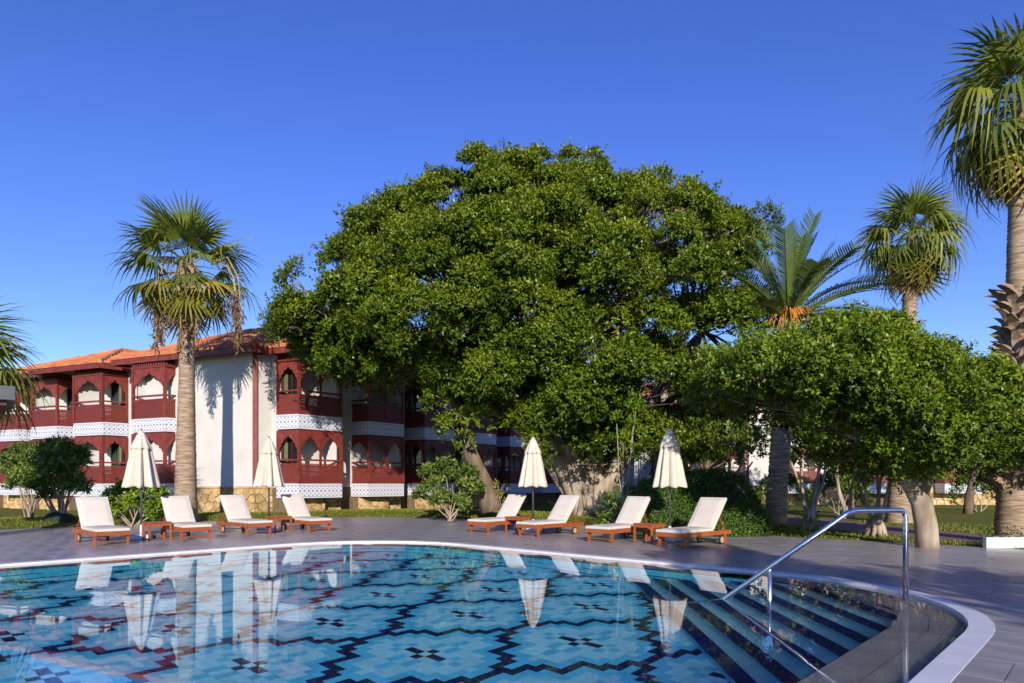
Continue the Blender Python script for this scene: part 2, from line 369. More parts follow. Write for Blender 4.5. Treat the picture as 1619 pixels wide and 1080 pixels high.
for k, (vis, full, p0, q0, poly) in enumerate(cands):
    if k < 300 and vis > 0:
        if full and tile_me:
            o = link(bpy.data.objects.new('deck_tile', tile_me), deck_o)
        else:
            v, f = slab([(a - p0, b - q0) for a, b in poly], -.006, 0); o = MB().add(v, f).build('deck_tile', M['deck'], deck_o)
            if full: tile_me = o.data
        o.location = PQ(p0, q0); o.rotation_euler = (0, 0, RZ)
    else:
        v, f = slab(poly, -.006, 0); rest.add([PQ(*c) for c in v], f)
tag(rest.build('deck_tiles_far', M['deck'], deck_o), kind='stuff')

# ------------------------------------------------------------------ pool
WL = -.03
v, f = ring(rsq(6.1, 2.7), rsq(6.3, 2.9), .004); cp = MB().add([PQ(*p) for p in v], f)
v, f = ring(rsq(6.1, 2.7), rsq(6.1, 2.7), .004, -.12); cp.add([PQ(*p) for p in v], f)
v, f = ring(rsq(6.3, 2.9), rsq(6.3, 2.9), -.01, .004); cp.add([PQ(*p) for p in v], f)
tag(cp.build('pool_coping', M['coping']), 'white stone coping strip round the rim of the pool', kind='structure')
POOLR = []                                            # things under water, which receive light through the surface
def wet(o): POOLR.append(o); return o
INN = rsq(5.52, 2.1); SHZ = -.06; FLZ = -1.354; X0, DX, NS = 3.75, .31, 7
inn_w = [tuple(PQ(*p)[:2]) for p in INN]
shelf = wet(tag(MB().add(*(lambda vf: ([PQ(*p) for p in vf[0]], vf[1]))(ring(rsq(5.53, 2.1), rsq(6.15, 2.75), SHZ - .012))).build('pool_shelf', M['joint']), 'grey tiled shelf just under the water round the pool', kind='structure'))
ri, ro = rsq(5.52, 2.1), rsq(6.12, 2.72)
for i in range(len(ri)):                              # shelf tiles, following the rim
    a, b, c, d = Vector(ri[i]), Vector(ri[(i + 1) % len(ri)]), Vector(ro[(i + 1) % len(ri)]), Vector(ro[i])
    if (b - a).length < .3 and i % 3: continue
    j = (i + (3 if (b - a).length < .3 else 1)) % len(ri); b, c = Vector(ri[j]), Vector(ro[j])
    for t0, t1 in ((0, .495), (.505, 1)):
        q = [a.lerp(d, t0), b.lerp(c, t0), b.lerp(c, t1), a.lerp(d, t1)]; g = sum(q, Vector((0, 0))) / 4
        w = PQ(*g)
        if not seen(w.x, w.y): continue
        q = [tuple(g + (x - g) * .992) for x in q]
        v, f = slab(q, SHZ - .012, SHZ); wet(MB().add([PQ(*p) for p in v], f).build('shelf_tile', M['shelf'], shelf))
def strip(z0, z1, half, dash=None):
    pts = rsq(half, 2.1); s = MB(); n = len(pts)
    for i in range(n):
        a, b = pts[i], pts[(i + 1) % n]
        if dash and i % 2: continue
        s.add([PQ(*a, z0), PQ(*b, z0), PQ(*b, z1), PQ(*a, z1)], [(0, 1, 2, 3)])
    return s
wall = wet(tag(strip(FLZ - .05, SHZ, 5.52).build('pool_wall', M['blue']), 'blue tiled wall of the pool', kind='structure'))
wet(strip(-.17, -.065, 5.514).build('tile_line', M['navy'], wall)); wet(strip(-.82, -.74, 5.514, True).build('tile_line', M['navy'], wall))
wet(strip(FLZ + .0, FLZ + .07, 5.514).build('tile_line', M['navy'], wall))
floor_o = wet(tag(MB().add([(x, y, FLZ - .012) for x, y in inn_w], [tuple(range(len(inn_w)))]).build('pool_floor', M['grout']), 'blue tiled pool floor with navy zigzag pattern', kind='structure'))
# zigzag mosaic: cells on a lattice (8,13),(-8,13); everything outside the cells is the navy line
MAXJ = {0: 10, 1: 8, 2: 7, 3: 7, 4: 4, 5: 4, 6: 3, 7: 1}
def tile_kind(i, j):
    best = None
    m0, n0 = round((i / 8 + j / 13) / 2), round((j / 13 - i / 8) / 2)
    for m in range(m0 - 1, m0 + 2):
        for n_ in range(n0 - 1, n0 + 2):
            di, dj = abs(i - 8 * m + 8 * n_), abs(j - 13 * m - 13 * n_)
            if di <= 7 and dj <= MAXJ[di]: best = (i - 8 * m + 8 * n_, j - 13 * m - 13 * n_)
    if best is None: return 'navy'
    a, b = abs(best[0]), abs(best[1])
    if (b == 0 and 1 <= a <= 2) or (a == 0 and b == 1): return 'navy'
    inside = lambda a, b: a <= 7 and b <= MAXJ[a]
    if not all(inside(abs(a + s), abs(b + t)) for s, t in ((1, 0), (0, 1), (1, 1))): return 'blue'
    if (a == 4 and b == 0) or (a == 3 and b == 1) or (a == 0 and b in (4, 5)) or (a == 1 and b in (2, 3)): return 'blue'
    return 'pale'
UP, UQ, OP, OQ = .1089, .1062, -5.103, 4.208
small = {}; cells = []
for i in range(-80, 60):
    for j in range(-75, 60):
        p, q = OP + i * UP, OQ + j * UQ
        if sdf(p, q, 5.48, 2.06) > 0: continue
        w = PQ(p, q)
        if w.x > X0 - DX * (NS - 1) + .06: continue
        cells.append((i, j, tile_kind(i, j), w))
def near_vis(w):
    if w.y < 5.6 or abs(w.x) / w.y > .75: return 1e9  # outside the frame once refracted
    return math.hypot(w.x, w.y)
cells.sort(key=lambda t: near_vis(t[3])); restk = {'navy': MB(), 'blue': MB(), 'pale': MB()}; TG = .002
for k, (i, j, kind, w) in enumerate(cells):
    hx, hy = UP / 2 - TG, UQ / 2 - TG
    poly = [(-hx, -hy), (hx, -hy), (hx, hy), (-hx, hy)]
    if k < 300:
        if kind not in small:
            v, f = slab(poly, -.012, 0); o = MB().add(v, f).build('floor_tile', M[kind], floor_o); small[kind] = o.data
        else: o = link(bpy.data.objects.new('floor_tile', small[kind]), floor_o)
        o.location = (w.x, w.y, FLZ); o.rotation_euler = (0, 0, RZ); wet(o)
    else:
        v, f = slab([(OP + i * UP + a, OQ + j * UQ + b) for a, b in poly], FLZ - .012, FLZ); restk[kind].add([PQ(*c) for c in v], f)
for kind, s in restk.items(): wet(tag(s.build('floor_tiles_far', M[kind], floor_o), kind='stuff'))
# corner steps, edges square to the diagonal of the pool
land = clip(clip(inn_w, -1, 0, -X0), 1, 0, 9)
steps = wet(tag(MB().prism(land, SHZ - .19, SHZ).build('pool_landing', M['shelf']), 'grey landing above the pool steps, by the handrail', kind='structure'))
for k in range(1, NS):
    zk = SHZ - .186 * k; poly = clip(clip(inn_w, -1, 0, -(X0 - DX * k)), 1, 0, X0 + .05 - DX * (k - 1))
    st = wet(tag(MB().prism(poly, FLZ - .04, zk).build('pool_step', M['teal'], steps)))
    tr = clip(poly, -1, 0, -(X0 - DX * k + .165)); tr = clip(tr, 1, 0, X0 - DX * (k - 1) + .02)
    wet(MB().prism(tr, zk - .002, zk + .004).build('tread', M['tread'], st))
for k in range(NS):
    zk = SHZ - .186 * k; xk = X0 - DX * k; poly = clip(clip(inn_w, -1, 0, -xk + .004), 1, 0, xk + .163)
    wet(MB().prism(poly, zk - .045, zk + .006).build('nosing', M['navy'], steps))
edge = MB(); e0, e1 = PQ(PC + 5.512, QC - 3.4), PQ(PC + 5.512, 7.26)   # navy line along the near edge
edge.add([(e0.x, e0.y, -.30), (e1.x, e1.y, -.30), (e1.x, e1.y, SHZ - .001), (e0.x, e0.y, SHZ - .001)], [(0, 1, 2, 3)]); wet(edge.build('tile_line', M['navy'], wall))
# water: flat with a breath of ripple
gn = 150; gs = np.linspace(-6.2, 6.2, gn + 1); gp, gq = np.meshgrid(gs, gs)
rw = np.random.default_rng(5); hgt = np.zeros_like(gp)
for lam, amp, cnt in ((2.6, .0007, 5), (1.1, .00038, 6), (.45, .00012, 8)):
    for _ in range(cnt):
        a = rw.uniform(0, 2 * math.pi); l = lam * rw.uniform(.7, 1.4)
        hgt += amp / cnt * 1.6 * np.sin(2 * math.pi / l * (gp * math.cos(a) + gq * math.sin(a)) + rw.uniform(0, 6.28))
P_, Q_ = PC + gp.ravel(), QC + gq.ravel()
V = np.stack([P_ * C43 - Q_ * S43, P_ * S43 + Q_ * C43, WL + hgt.ravel()], 1)
ii, jj = np.meshgrid(np.arange(gn), np.arange(gn)); base = (jj * (gn + 1) + ii).ravel()
Qd = np.stack([base, base + 1, base + gn + 2, base + gn + 1], 1)
cc = V[Qd].mean(1); okc = np.array([sdf(*toPQ(a, b), 6.17, 2.77) < 0 for a, b in cc[:, :2]])
water = tag(np_mesh('pool_water', V, Qd[okc], M['water'], smooth=True), 'still clear water of the swimming pool', kind='structure')

# ------------------------------------------------------------------ hotel
rng = random.Random(4)
UA, VA = R(49), R(157)
U, Vv = Vector((math.cos(UA), math.sin(UA), 0)), Vector((math.cos(VA), math.sin(VA), 0))
ARCH = [(0, 0), (.015, .13), (.045, .22), (.11, .25), (.115, .38), (.15, .47), (.225, .50), (.23, .60), (.27, .69), (.35, .73), (.42, .80), (.47, .89), (.5, 1.0)]
ARCH = ARCH + [(1 - x, y) for x, y in ARCH[::-1][1:]]
def arch_panel(a, b, z0, z1, t, apex=.80):            # spandrel with an ogee, cusped opening; a, b plan points; z0 springing, z1 top
    a, b = Vector(a), Vector(b); d = b - a; n = Vector((-d.y, d.x, 0)).normalized() * t / 2; s = MB(); m = len(ARCH); mar = .075
    vs = []
    for x, y in ARCH:
        p = a + d * (mar + x * (1 - 2 * mar)); z = z0 + y * (z1 - z0) * apex
        vs += [tuple(p - n + Vector((0, 0, z))), tuple(p - n + Vector((0, 0, z1))), tuple(p + n + Vector((0, 0, z))), tuple(p + n + Vector((0, 0, z1)))]
    fs = []
    for i in range(m - 1):
        k = 4 * i; l = k + 4
        fs += [(k, l, l + 1, k + 1), (k + 2, k + 3, l + 3, l + 2), (k, k + 2, l + 2, l), (k + 1, l + 1, l + 3, k + 3)]
    s.add(vs, fs)
    s.seg(a, a + d * mar, z0 - .0, z1, t); s.seg(a + d * (1 - mar), b, z0 - .0, z1, t)
    return s
def bay(parent, corner, df, lf, ds, ls, z0, upper, narch, far=False):
    """balcony bay; z0 = bottom of its tile band. corner nearest to us, front along df, side along ds back to the wall"""
    c = Vector((corner[0], corner[1], 0)); f1 = c + df * lf; s0 = c + ds * ls; s1 = f1 + ds * ls
    zt = z0 + .58; zr = zt + .98; zs = zt + 1.32; zh = zt + 2.12
    o = MB()
    mid = (c + f1 + s0 + s1) / 4
    k = lambda p, e: p + (p - mid).normalized() * e
    o.prism([tuple(k(p, .05)[:2]) for p in ((c, f1, s1, s0) if (df.cross(ds)).z > 0 else (c, s0, s1, f1))], z0, zt)
    band = o.build('tile_band', M['band'], parent); wall_uv(band, z0)
    P = lambda p, w, nm='post', z1=zh: MB().box((p.x, p.y, (zt + z1) / 2), (w, w, z1 - zt), rz=math.atan2(df.y, df.x)).build(nm, M['red'], band)
    fm = c + df * lf * .5
    for p in (c, f1): P(p, .11)
    for p in (s0, s1): P(p, .09)
    if narch == 2: P(fm, .08)
    faces = [(s0, c), (f1, s1)] + ([(c, fm), (fm, f1)] if narch == 2 else [(c, f1)])
    for a, b in faces:
        arch_panel(a, b, zs, zh, .05).build('arch_panel', M['red'], band)
        MB().seg(a, b, zr - .07, zr, .09).build('handrail', M['red'], band)
        if not far:
            MB().seg(a, b, zt + .76, zt + .80, .07).build('middle_rail', M['red'], band)
        e = (b - a) * .04
        pn = MB().seg(a + e, b - e, zt + .05, zt + .70, .025).build('lattice_panel', M['lattice'], band); wall_uv(pn, zt)
        MB().seg(a, b, zt, zt + .07, .07).build('panel_frame', M['red'], band); MB().seg(a, b, zt + .69, zt + .75, .06).build('panel_frame', M['red'], band)
    # white partition at the far end, door with curtain on the back wall
    ins = ds * (ls - .06)
    MB().seg(f1 - df * .10 + ds * .12, f1 - df * .10 + ins, zt, zh + .3, .05).build('partition_wall', M['white'], band)
    d0, d1 = s0 + df * .12 - ds * .05, s0 + df * (lf * .50) - ds * .05
    dn = MB().seg(d0, d1, zt + .02, zt + 2.0, .05).build('door', M['red_dark'], band)
    g0, g1 = d0 + (d1 - d0) * .08, d0 + (d1 - d0) * .46; g2, g3 = d0 + (d1 - d0) * .54, d0 + (d1 - d0) * .92; off = -ds * .03
    for h0, h1 in ((g0, g1), (g2, g3)): MB().seg(h0 + off, h1 + off, zt + .12, zt + 1.9, .02).build('door_glass', M['glass'], band)
    MB().seg(g0 + off * 2, g0 + (g1 - g0) * .5 + off * 2, zt + .1, zt + 1.92, .012).build('curtain', M['curtain'], band)
    # ceiling of the bay, or the cornice and frieze below the eaves
    pl = lambda e: [tuple(k(p, e)[:2]) for p in ((c, f1, s1, s0) if (df.cross(ds)).z > 0 else (c, s0, s1, f1))]
    if upper:
        MB().prism(pl(.12), zh, zh + .10).build('cornice', M['red'], band)
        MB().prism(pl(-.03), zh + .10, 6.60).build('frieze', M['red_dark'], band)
        dt = MB()
        for a, b in ((s0, c), (c, f1)):
            nn = max(4, int((b - a).length / .13))
            for i in range(nn):
                p = a + (b - a) * (i + .5) / nn; p = k(p, .045); dt.box((p.x, p.y, zh + .155), (.05, .05, .11))
        tag(dt.build('dentil_trim', M['red'], band), kind='stuff')
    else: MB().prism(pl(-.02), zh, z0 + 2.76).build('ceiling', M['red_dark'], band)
    return band
def roof_facet(mb, A, B, up_dir, rise_run, lenfun, r=.085, pitch_w=.21, course=.38):
    """barrel tiles: columns along eave A->B, running up-slope; lenfun(s) = plan run available at distance s along the eave"""
    A, B = Vector(A), Vector(B); e = (B - A); L = e.length; e.normalize(); n_ = int(L / pitch_w)
    for i in range(n_):
        s = (i + .5) * L / n_; run = lenfun(s)
        if run < .15: continue
        m = max(1, math.ceil(run / course))
        for j in range(m):
            t0, t1 = j * course, min((j + 1) * course + .03, run)
            jt = rng.uniform(-.012, .012)
            vs = []
            for t, rr in ((t0, r * 1.12), (t1, r * .86)):
                for k in range(5):
                    th = math.pi * k / 4
                    p = A + e * (s + jt + math.cos(th) * rr) + up_dir * t; vs.append((p.x, p.y, A.z + t * rise_run + math.sin(th) * rr + (.022 if t == t0 else 0)))
            mb.add(vs, [(k, k + 5, k + 6, k + 1) for k in range(4)] + [(0, 1, 2, 3, 4)])
def hip_roof(parent, c, d1, l1, d2, l2, z=6.62, rr=.46, ov=.55, back=True):
    """hip roof over the parallelogram c, c+d1*l1, .. ; the two sides meeting at c face us"""
    c = Vector((c[0], c[1], 0)) - d1 * ov - d2 * ov; l1 += 2 * ov; l2 += 2 * ov
    sn = abs(d1.cross(d2).z); A, B, Cc, D = c, c + d1 * l1, c + d1 * l1 + d2 * l2, c + d2 * l2
    w = min(l1, l2) / 2                                # hip meets the ridge half way
    if l1 >= l2: r0, r1 = c + d2 * w + d1 * w, c + d2 * w + d1 * (l1 - w)
    else: r0, r1 = c + d1 * w + d2 * w, c + d1 * w + d2 * (l2 - w)
    h = w * sn * rr
    vs = [(p.x, p.y, z) for p in (A, B, Cc, D)] + [(r0.x, r0.y, z + h), (r1.x, r1.y, z + h)]
    fs = [(0, 1, 5, 4), (1, 2, 5), (2, 3, 4, 5), (3, 0, 4)] if l1 >= l2 else [(0, 1, 4), (1, 2, 5, 4), (2, 3, 5), (3, 0, 4, 5)]
    o = MB().add(vs, fs + [(3, 2, 1, 0)]).build('roof', M['roof_under'], parent)
    t = MB()
    for (p, q, dd, L, W) in ((A, B, d2, l1, l2), (A, D, d1, l2, l1)):
        ww = min(w, W / 2); roof_facet(t, (p.x, p.y, z + .03), (q.x, q.y, z + .03), dd, rr * sn, lambda s: min(s, L - s, ww) + .05)
    ht = t.build('roof_tiles', M['roof'], o); tag(ht, kind='stuff')
    cap = MB(); lift = Vector((0, 0, .10))
    def ridge(a, b):
        a, b = Vector(a) + lift, Vector(b) + lift; nn = max(2, int((b - a).length / .4))
        for i in range(nn): cap.tube([a.lerp(b, i / nn), a.lerp(b, min(1, (i + 1.12) / nn))], [.115, .09], n=8)
    ridge(vs[0], vs[4]); ridge(vs[4], vs[5]); ridge(vs[1], vs[5] if l1 >= l2 else vs[4]); ridge(vs[3], vs[4] if l1 >= l2 else vs[5])
    cap.build('ridge_tile_row', M['roof'], o)
    for p, q in ((A, B), (A, D), (B, Cc), (D, Cc)):
        m_ = (A + Cc) / 2; n_ = ((p + q) / 2 - m_); n_ = n_.normalized() * .015
        MB().seg(p + n_, q + n_, z - .20, z + .02, .04).build('fascia', M['red'], o)
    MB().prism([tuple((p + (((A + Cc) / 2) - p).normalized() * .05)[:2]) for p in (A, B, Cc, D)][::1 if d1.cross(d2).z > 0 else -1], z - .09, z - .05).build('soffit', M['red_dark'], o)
    return o
def stones(parent, a, b, z0, z1, size, seed, off=.02):
    """random rubble facing: Voronoi pieces with open joints, each a block of its own"""
    rg = random.Random(seed); a, b = Vector(a), Vector(b); L = (b - a).length; d = (b - a) / L; n = Vector((d.y, -d.x, 0)); hgt = z1 - z0
    nx, ny = max(1, round(L / size)), max(1, round(hgt / (size * .72)))
    pts = [((i + .5 + rg.uniform(-.36, .36) + (.5 if j % 2 else 0)) * L / nx, (j + .5 + rg.uniform(-.3, .3)) * hgt / ny) for j in range(ny) for i in range(-1, nx + 1)]
    for p in pts:
        poly = [(0, 0), (L, 0), (L, hgt), (0, hgt)]
        for q in pts:
            if q is p or math.dist(p, q) > size * 3: continue
            nx_, ny_ = q[0] - p[0], q[1] - p[1]; poly = clip(poly, nx_, ny_, nx_ * (p[0] + q[0]) / 2 + ny_ * (p[1] + q[1]) / 2)
            if len(poly) < 3: break
        if len(poly) < 3 or area(poly) < .008: continue
        cx, cy = sum(x for x, y in poly) / len(poly), sum(y for x, y in poly) / len(poly); s = MB(); m = len(poly); pr = off + rg.uniform(0, .02)
        def sh(x, y, e): l = math.hypot(x - cx, y - cy) or 1; return (x - (x - cx) / l * e, y - (y - cy) / l * e)
        back = [sh(x, y, .014) for x, y in poly]; front = [sh(x, y, .032) for x, y in poly]
        vs = [tuple(a + d * x + Vector((0, 0, z0 + y)) - n * .005) for x, y in back] + [tuple(a + d * x + n * pr + Vector((0, 0, z0 + y))) for x, y in front]
        s.add(vs, [tuple(range(m, 2 * m))] + [(i, (i + 1) % m, (i + 1) % m + m, i + m) for i in range(m)])
        s.build('stone', M['stone'], parent)
hotel = thing('hotel_building', (0, 0, 0), 'two-storey white hotel wings with dark red carved balconies behind the left palm', 'building')
CC = Vector((-10.19, 26.2, 0)); WT = 6.58; STZ = 1.16
def wall_box(a, b, t_dir, thick, z0, z1, name='wall', mat='white'):
    a, b = Vector(a), Vector(b); pts = [a, b, b + t_dir * thick, a + t_dir * thick]
    ar = sum(p.x * q.y - q.x * p.y for p, q in zip(pts, pts[1:] + pts[:1]))
    return MB().prism([tuple(p[:2]) for p in (pts if ar > 0 else pts[::-1])], z0, z1).build(name, M[mat], hotel)
# the blank corner block: left wall along v, right wall along u
wv = 6.9
wall_box(CC, CC + Vv * wv, U, 5.5, STZ, WT)
pl_ = wall_box(CC + U * .03 + Vv * .03, CC + U * .03 + Vv * wv, U, 5.4, -.3, STZ - .002, 'plinth', 'mortar')
stones(pl_, CC + U * .03 + Vv * 4.6, CC + U * .03 + Vv * .03, -.02, STZ - .04, .42, 1, .04)
stones(pl_, CC + Vv * .03 + U * .03, CC + U * 3.2 + Vv * .03, -.02, STZ - .04, .42, 2, .04)
MB().seg(CC - U * .015, CC + Vv * wv - U * .015, STZ - .05, STZ + .035, .09).seg(CC - Vv * .015 - U * .03, CC + U * 3.3 - Vv * .015, STZ - .05, STZ + .035, .09).build('plinth_ledge', M['stone'], hotel)
MB().box((CC.x, CC.y, (STZ + .035 + WT) / 2), (.17, .17, WT - STZ - .035), rz=R(25)).build('corner_post', M['red'], hotel)
hip_roof(hotel, CC, Vv, wv, U, 5.6)
# right wing: seven bays, each block a step further back
B1 = Vector((-8.44, 26.2, 0)); STEP_R = Vector((2.08, 3.13, 0))
for k in range(7):
    c = B1 + STEP_R * k
    w0, w1 = c + Vv * 1.12 - U * 1.0, c + Vv * 1.12 + U * 3.0
    if k == 0: w0 = c + Vv * 1.12 + U * .0
    wall_box(w0, w1, Vv, 3.5, STZ, WT)
    for z0, up in ((.73, False), (3.49, True)): bay(hotel, c, U, 1.95, Vv, 1.08, z0, up, 2, far=k > 3)
    pb = wall_box(c + Vv * .62 + U * .05, c + Vv * .62 + U * 1.75, Vv, .5, -.3, .728, 'plinth', 'mortar')
    pb2 = wall_box(w0 - Vv * .02, w1 - Vv * .02, Vv, 3.4, -.3, STZ - .002, 'plinth', 'mortar')
    if k < 4:
        stones(pb, c + Vv * .62 + U * .05, c + Vv * .62 + U * 1.75, -.02, .70, .38, 10 + k, .03)
        stones(pb2, c + Vv * 1.10 + U * 1.8, c + Vv * 1.10 + U * 3.0, -.02, STZ - .04, .38, 20 + k, .03)
    hip_roof(hotel, c + Vv * .1, U, 3.3, Vv, 5.0, z=6.62 + .004 * k)
# left wing
STEP_L = Vector((-3.45, 2.0, 0)); A0 = Vector((-14.49, 27.6, 0))
bayl = [A0, Vector((-18.34, 29.6, 0)), Vector((-21.74, 31.6, 0)), Vector((-25.1, 33.6, 0)), Vector((-28.5, 35.6, 0))]
for k, c in enumerate(bayl):
    for z0, up in ((.73, False), (3.49, True)): bay(hotel, c, Vv, 1.9, U, 1.0 if k else .95, z0, up, 1)
    if k:
        wall_box(c + U * 1.05 - Vv * .75, c + U * 1.05 + Vv * 3.2, U, 3.5, STZ, WT)
        pb = wall_box(c + U * 1.02 - Vv * .75, c + U * 1.02 + Vv * 3.2, U, 3.4, -.3, STZ - .002, 'plinth', 'mortar')
        stones(pb, c + U * 1.02 + Vv * 3.2, c + U * 1.02 - Vv * .7, -.02, STZ - .04, .45, 40 + k, .03)
        hip_roof(hotel, c + U * .1, Vv, 3.6, U, 5.0, z=6.60 - .004 * k)
    pq = wall_box(c + U * .55 + Vv * .1, c + U * .55 + Vv * 1.7, U, .45, -.3, .728, 'plinth', 'mortar')
    stones(pq, c + U * .55 + Vv * 1.7, c + U * .55 + Vv * .1, -.02, .70, .38, 50 + k, .03)
# the hotel wing across the lawn on the right
wing = thing('hotel_wing', (0, 0, 0), 'far white hotel wing with red balconies half hidden behind the right trees', 'building')
hotel_keep = hotel; hotel = wing
Y2 = 40.5; EX, EY = Vector((1, 0, 0)), Vector((0, 1, 0))
wall_box((7.5, Y2, 0), (40, Y2, 0), EY, 6, STZ, WT)
pb = wall_box((7.5, Y2 - .02, 0), (40, Y2 - .02, 0), EY, 5, -.3, STZ - .002, 'plinth', 'mortar')
stones(pb, (24.5, Y2 - .02, 0), (32, Y2 - .02, 0), 0, STZ - .04, .55, 71, .03); stones(pb, (13.5, Y2 - .02, 0), (20, Y2 - .02, 0), 0, STZ - .04, .55, 72, .03)
for x in (8.6, 12.0, 16.2, 20.9, 25.9, 33.5):
    for z0, up in ((.73, False), (3.49, True)): bay(wing, (x, Y2 - 1.0, 0), EX, 2.1, EY, 1.0, z0, up, 2, far=True)
hip_roof(wing, (7.5, Y2 - .6, 0), EX, 32.5, EY, 7.0)
hotel = hotel_keep

# ------------------------------------------------------------------ trees: big ficus, leaning tree, right tree, and the one behind us
def leaves(pos, axis, nrm, length, width, rg):
    n = len(pos); a = axis / (np.linalg.norm(axis, axis=1, keepdims=True) + 1e-9)
    s = np.cross(a, nrm); s /= (np.linalg.norm(s, axis=1, keepdims=True) + 1e-9); m = np.cross(s, a)
    L, W = length[:, None], width[:, None]
    V = np.empty((n, 4, 3)); V[:, 0] = pos; V[:, 1] = pos + a * L * .5 + s * W * .5 + m * W * .15; V[:, 2] = pos + a * L - m * L * .10; V[:, 3] = pos + a * L * .5 - s * W * .5 + m * W * .15
    return V.reshape(-1, 3), np.arange(4 * n).reshape(-1, 4)
def rdir(rg, n):
    d = rg.normal(size=(n, 3)); return d / np.linalg.norm(d, axis=1, keepdims=True)
def foliage(name, parent, mat, clumps, per_m2, ll, seed, centre=None, lw=.48, tips=9, twig_len=.22, up=.35, tone=.0):
    """clumps: (centre, radius). Twig tips spread over each clump, each tip carrying a rosette of leaves."""
    rg = np.random.default_rng(seed); P = []; A = []; Nn = []; T = []; SZ = []
    for c, r in clumps:
        c = np.array(c, float); m = max(3, int(per_m2 * 4 * math.pi * r * r / tips))
        d = rdir(rg, m); d[:, 2] += .5
        if centre is not None:
            o = c - np.array(centre); o /= (np.linalg.norm(o) + 1e-9); d += o * .7
        d /= np.linalg.norm(d, axis=1, keepdims=True)
        rad = r * rg.uniform(.5, 1.02, m) ** .6; rad *= np.where(rg.random(m) < .09, rg.uniform(1.15, 1.6, m), 1)
        base = c + d * rad[:, None]; ct = rg.normal(0, .13); cs_ = rg.uniform(.72, 1.25)
        tw = d + rdir(rg, m) * .55; tw[:, 2] += up; tw /= np.linalg.norm(tw, axis=1, keepdims=True)
        for k in range(tips):
            t = (k + rg.random(m)) / tips; pos = base + tw * (t * twig_len - twig_len * .4)[:, None]
            ax = tw * .55 + rdir(rg, m) * .85; P.append(pos); A.append(ax); Nn.append(tw + rdir(rg, m) * .7 + np.array([0, -.25, .45]))
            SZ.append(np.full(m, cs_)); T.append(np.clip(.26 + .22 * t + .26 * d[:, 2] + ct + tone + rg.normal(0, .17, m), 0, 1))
    P, A, Nn, T, SZ = map(np.concatenate, (P, A, Nn, T, SZ)); n = len(P); print(name, parent.name, n)
    V, Q = leaves(P, A, Nn, ll * SZ * rg.uniform(.7, 1.25, n), ll * lw * SZ * rg.uniform(.8, 1.2, n), rg)
    return np_mesh(name, V, Q, mat, parent, tint=T)
def limb(s, rg, pts, r0, r1, n=8, flute=0, jit=.06):
    pts = [Vector(p) for p in pts]; fine = []
    for a, b in zip(pts, pts[1:]):
        m = max(2, int((b - a).length / .5))
        for i in range(m): fine.append(a.lerp(b, i / m))
    fine.append(pts[-1])
    for i in range(1, len(fine) - 1): fine[i] = (fine[i - 1] + fine[i] * 2 + fine[i + 1]) / 4 + Vector((rg.uniform(-jit, jit), rg.uniform(-jit, jit), rg.uniform(-jit, jit) * .5))
    N_ = len(fine); s.tube(fine, [r0 + (r1 - r0) * (i / (N_ - 1)) ** .8 for i in range(N_)], n=n, flute=flute, fk=4, rng=rg)
def branches(s, rg, roots, clumps, r0=.07, frac=.6, n=5):
    for c, r in clumps:
        if rg.random() > frac: continue
        c = Vector(c); a = min(roots, key=lambda p: (p - c).length + rg.random() * 1.5); mid = a.lerp(c, .5) + Vector((rg.uniform(-.4, .4), rg.uniform(-.4, .4), rg.uniform(-.1, .5)))
        limb(s, rg, [a, mid, c], r0 * rg.uniform(.7, 1.2), .018, n=n, jit=.05)
        for _ in range(2):
            e = c + Vector((rg.uniform(-1, 1), rg.uniform(-1, .3), rg.uniform(-.3, 1))) * r * .8; limb(s, rg, [mid.lerp(c, .6), e], .022, .006, n=4, jit=.03)
def interp(x, tab):
    for (x0, y0), (x1, y1) in zip(tab, tab[1:]):
        if x0 <= x <= x1: return y0 + (y1 - y0) * (x - x0) / (x1 - x0)
    return tab[0][1] if x < tab[0][0] else tab[-1][1]
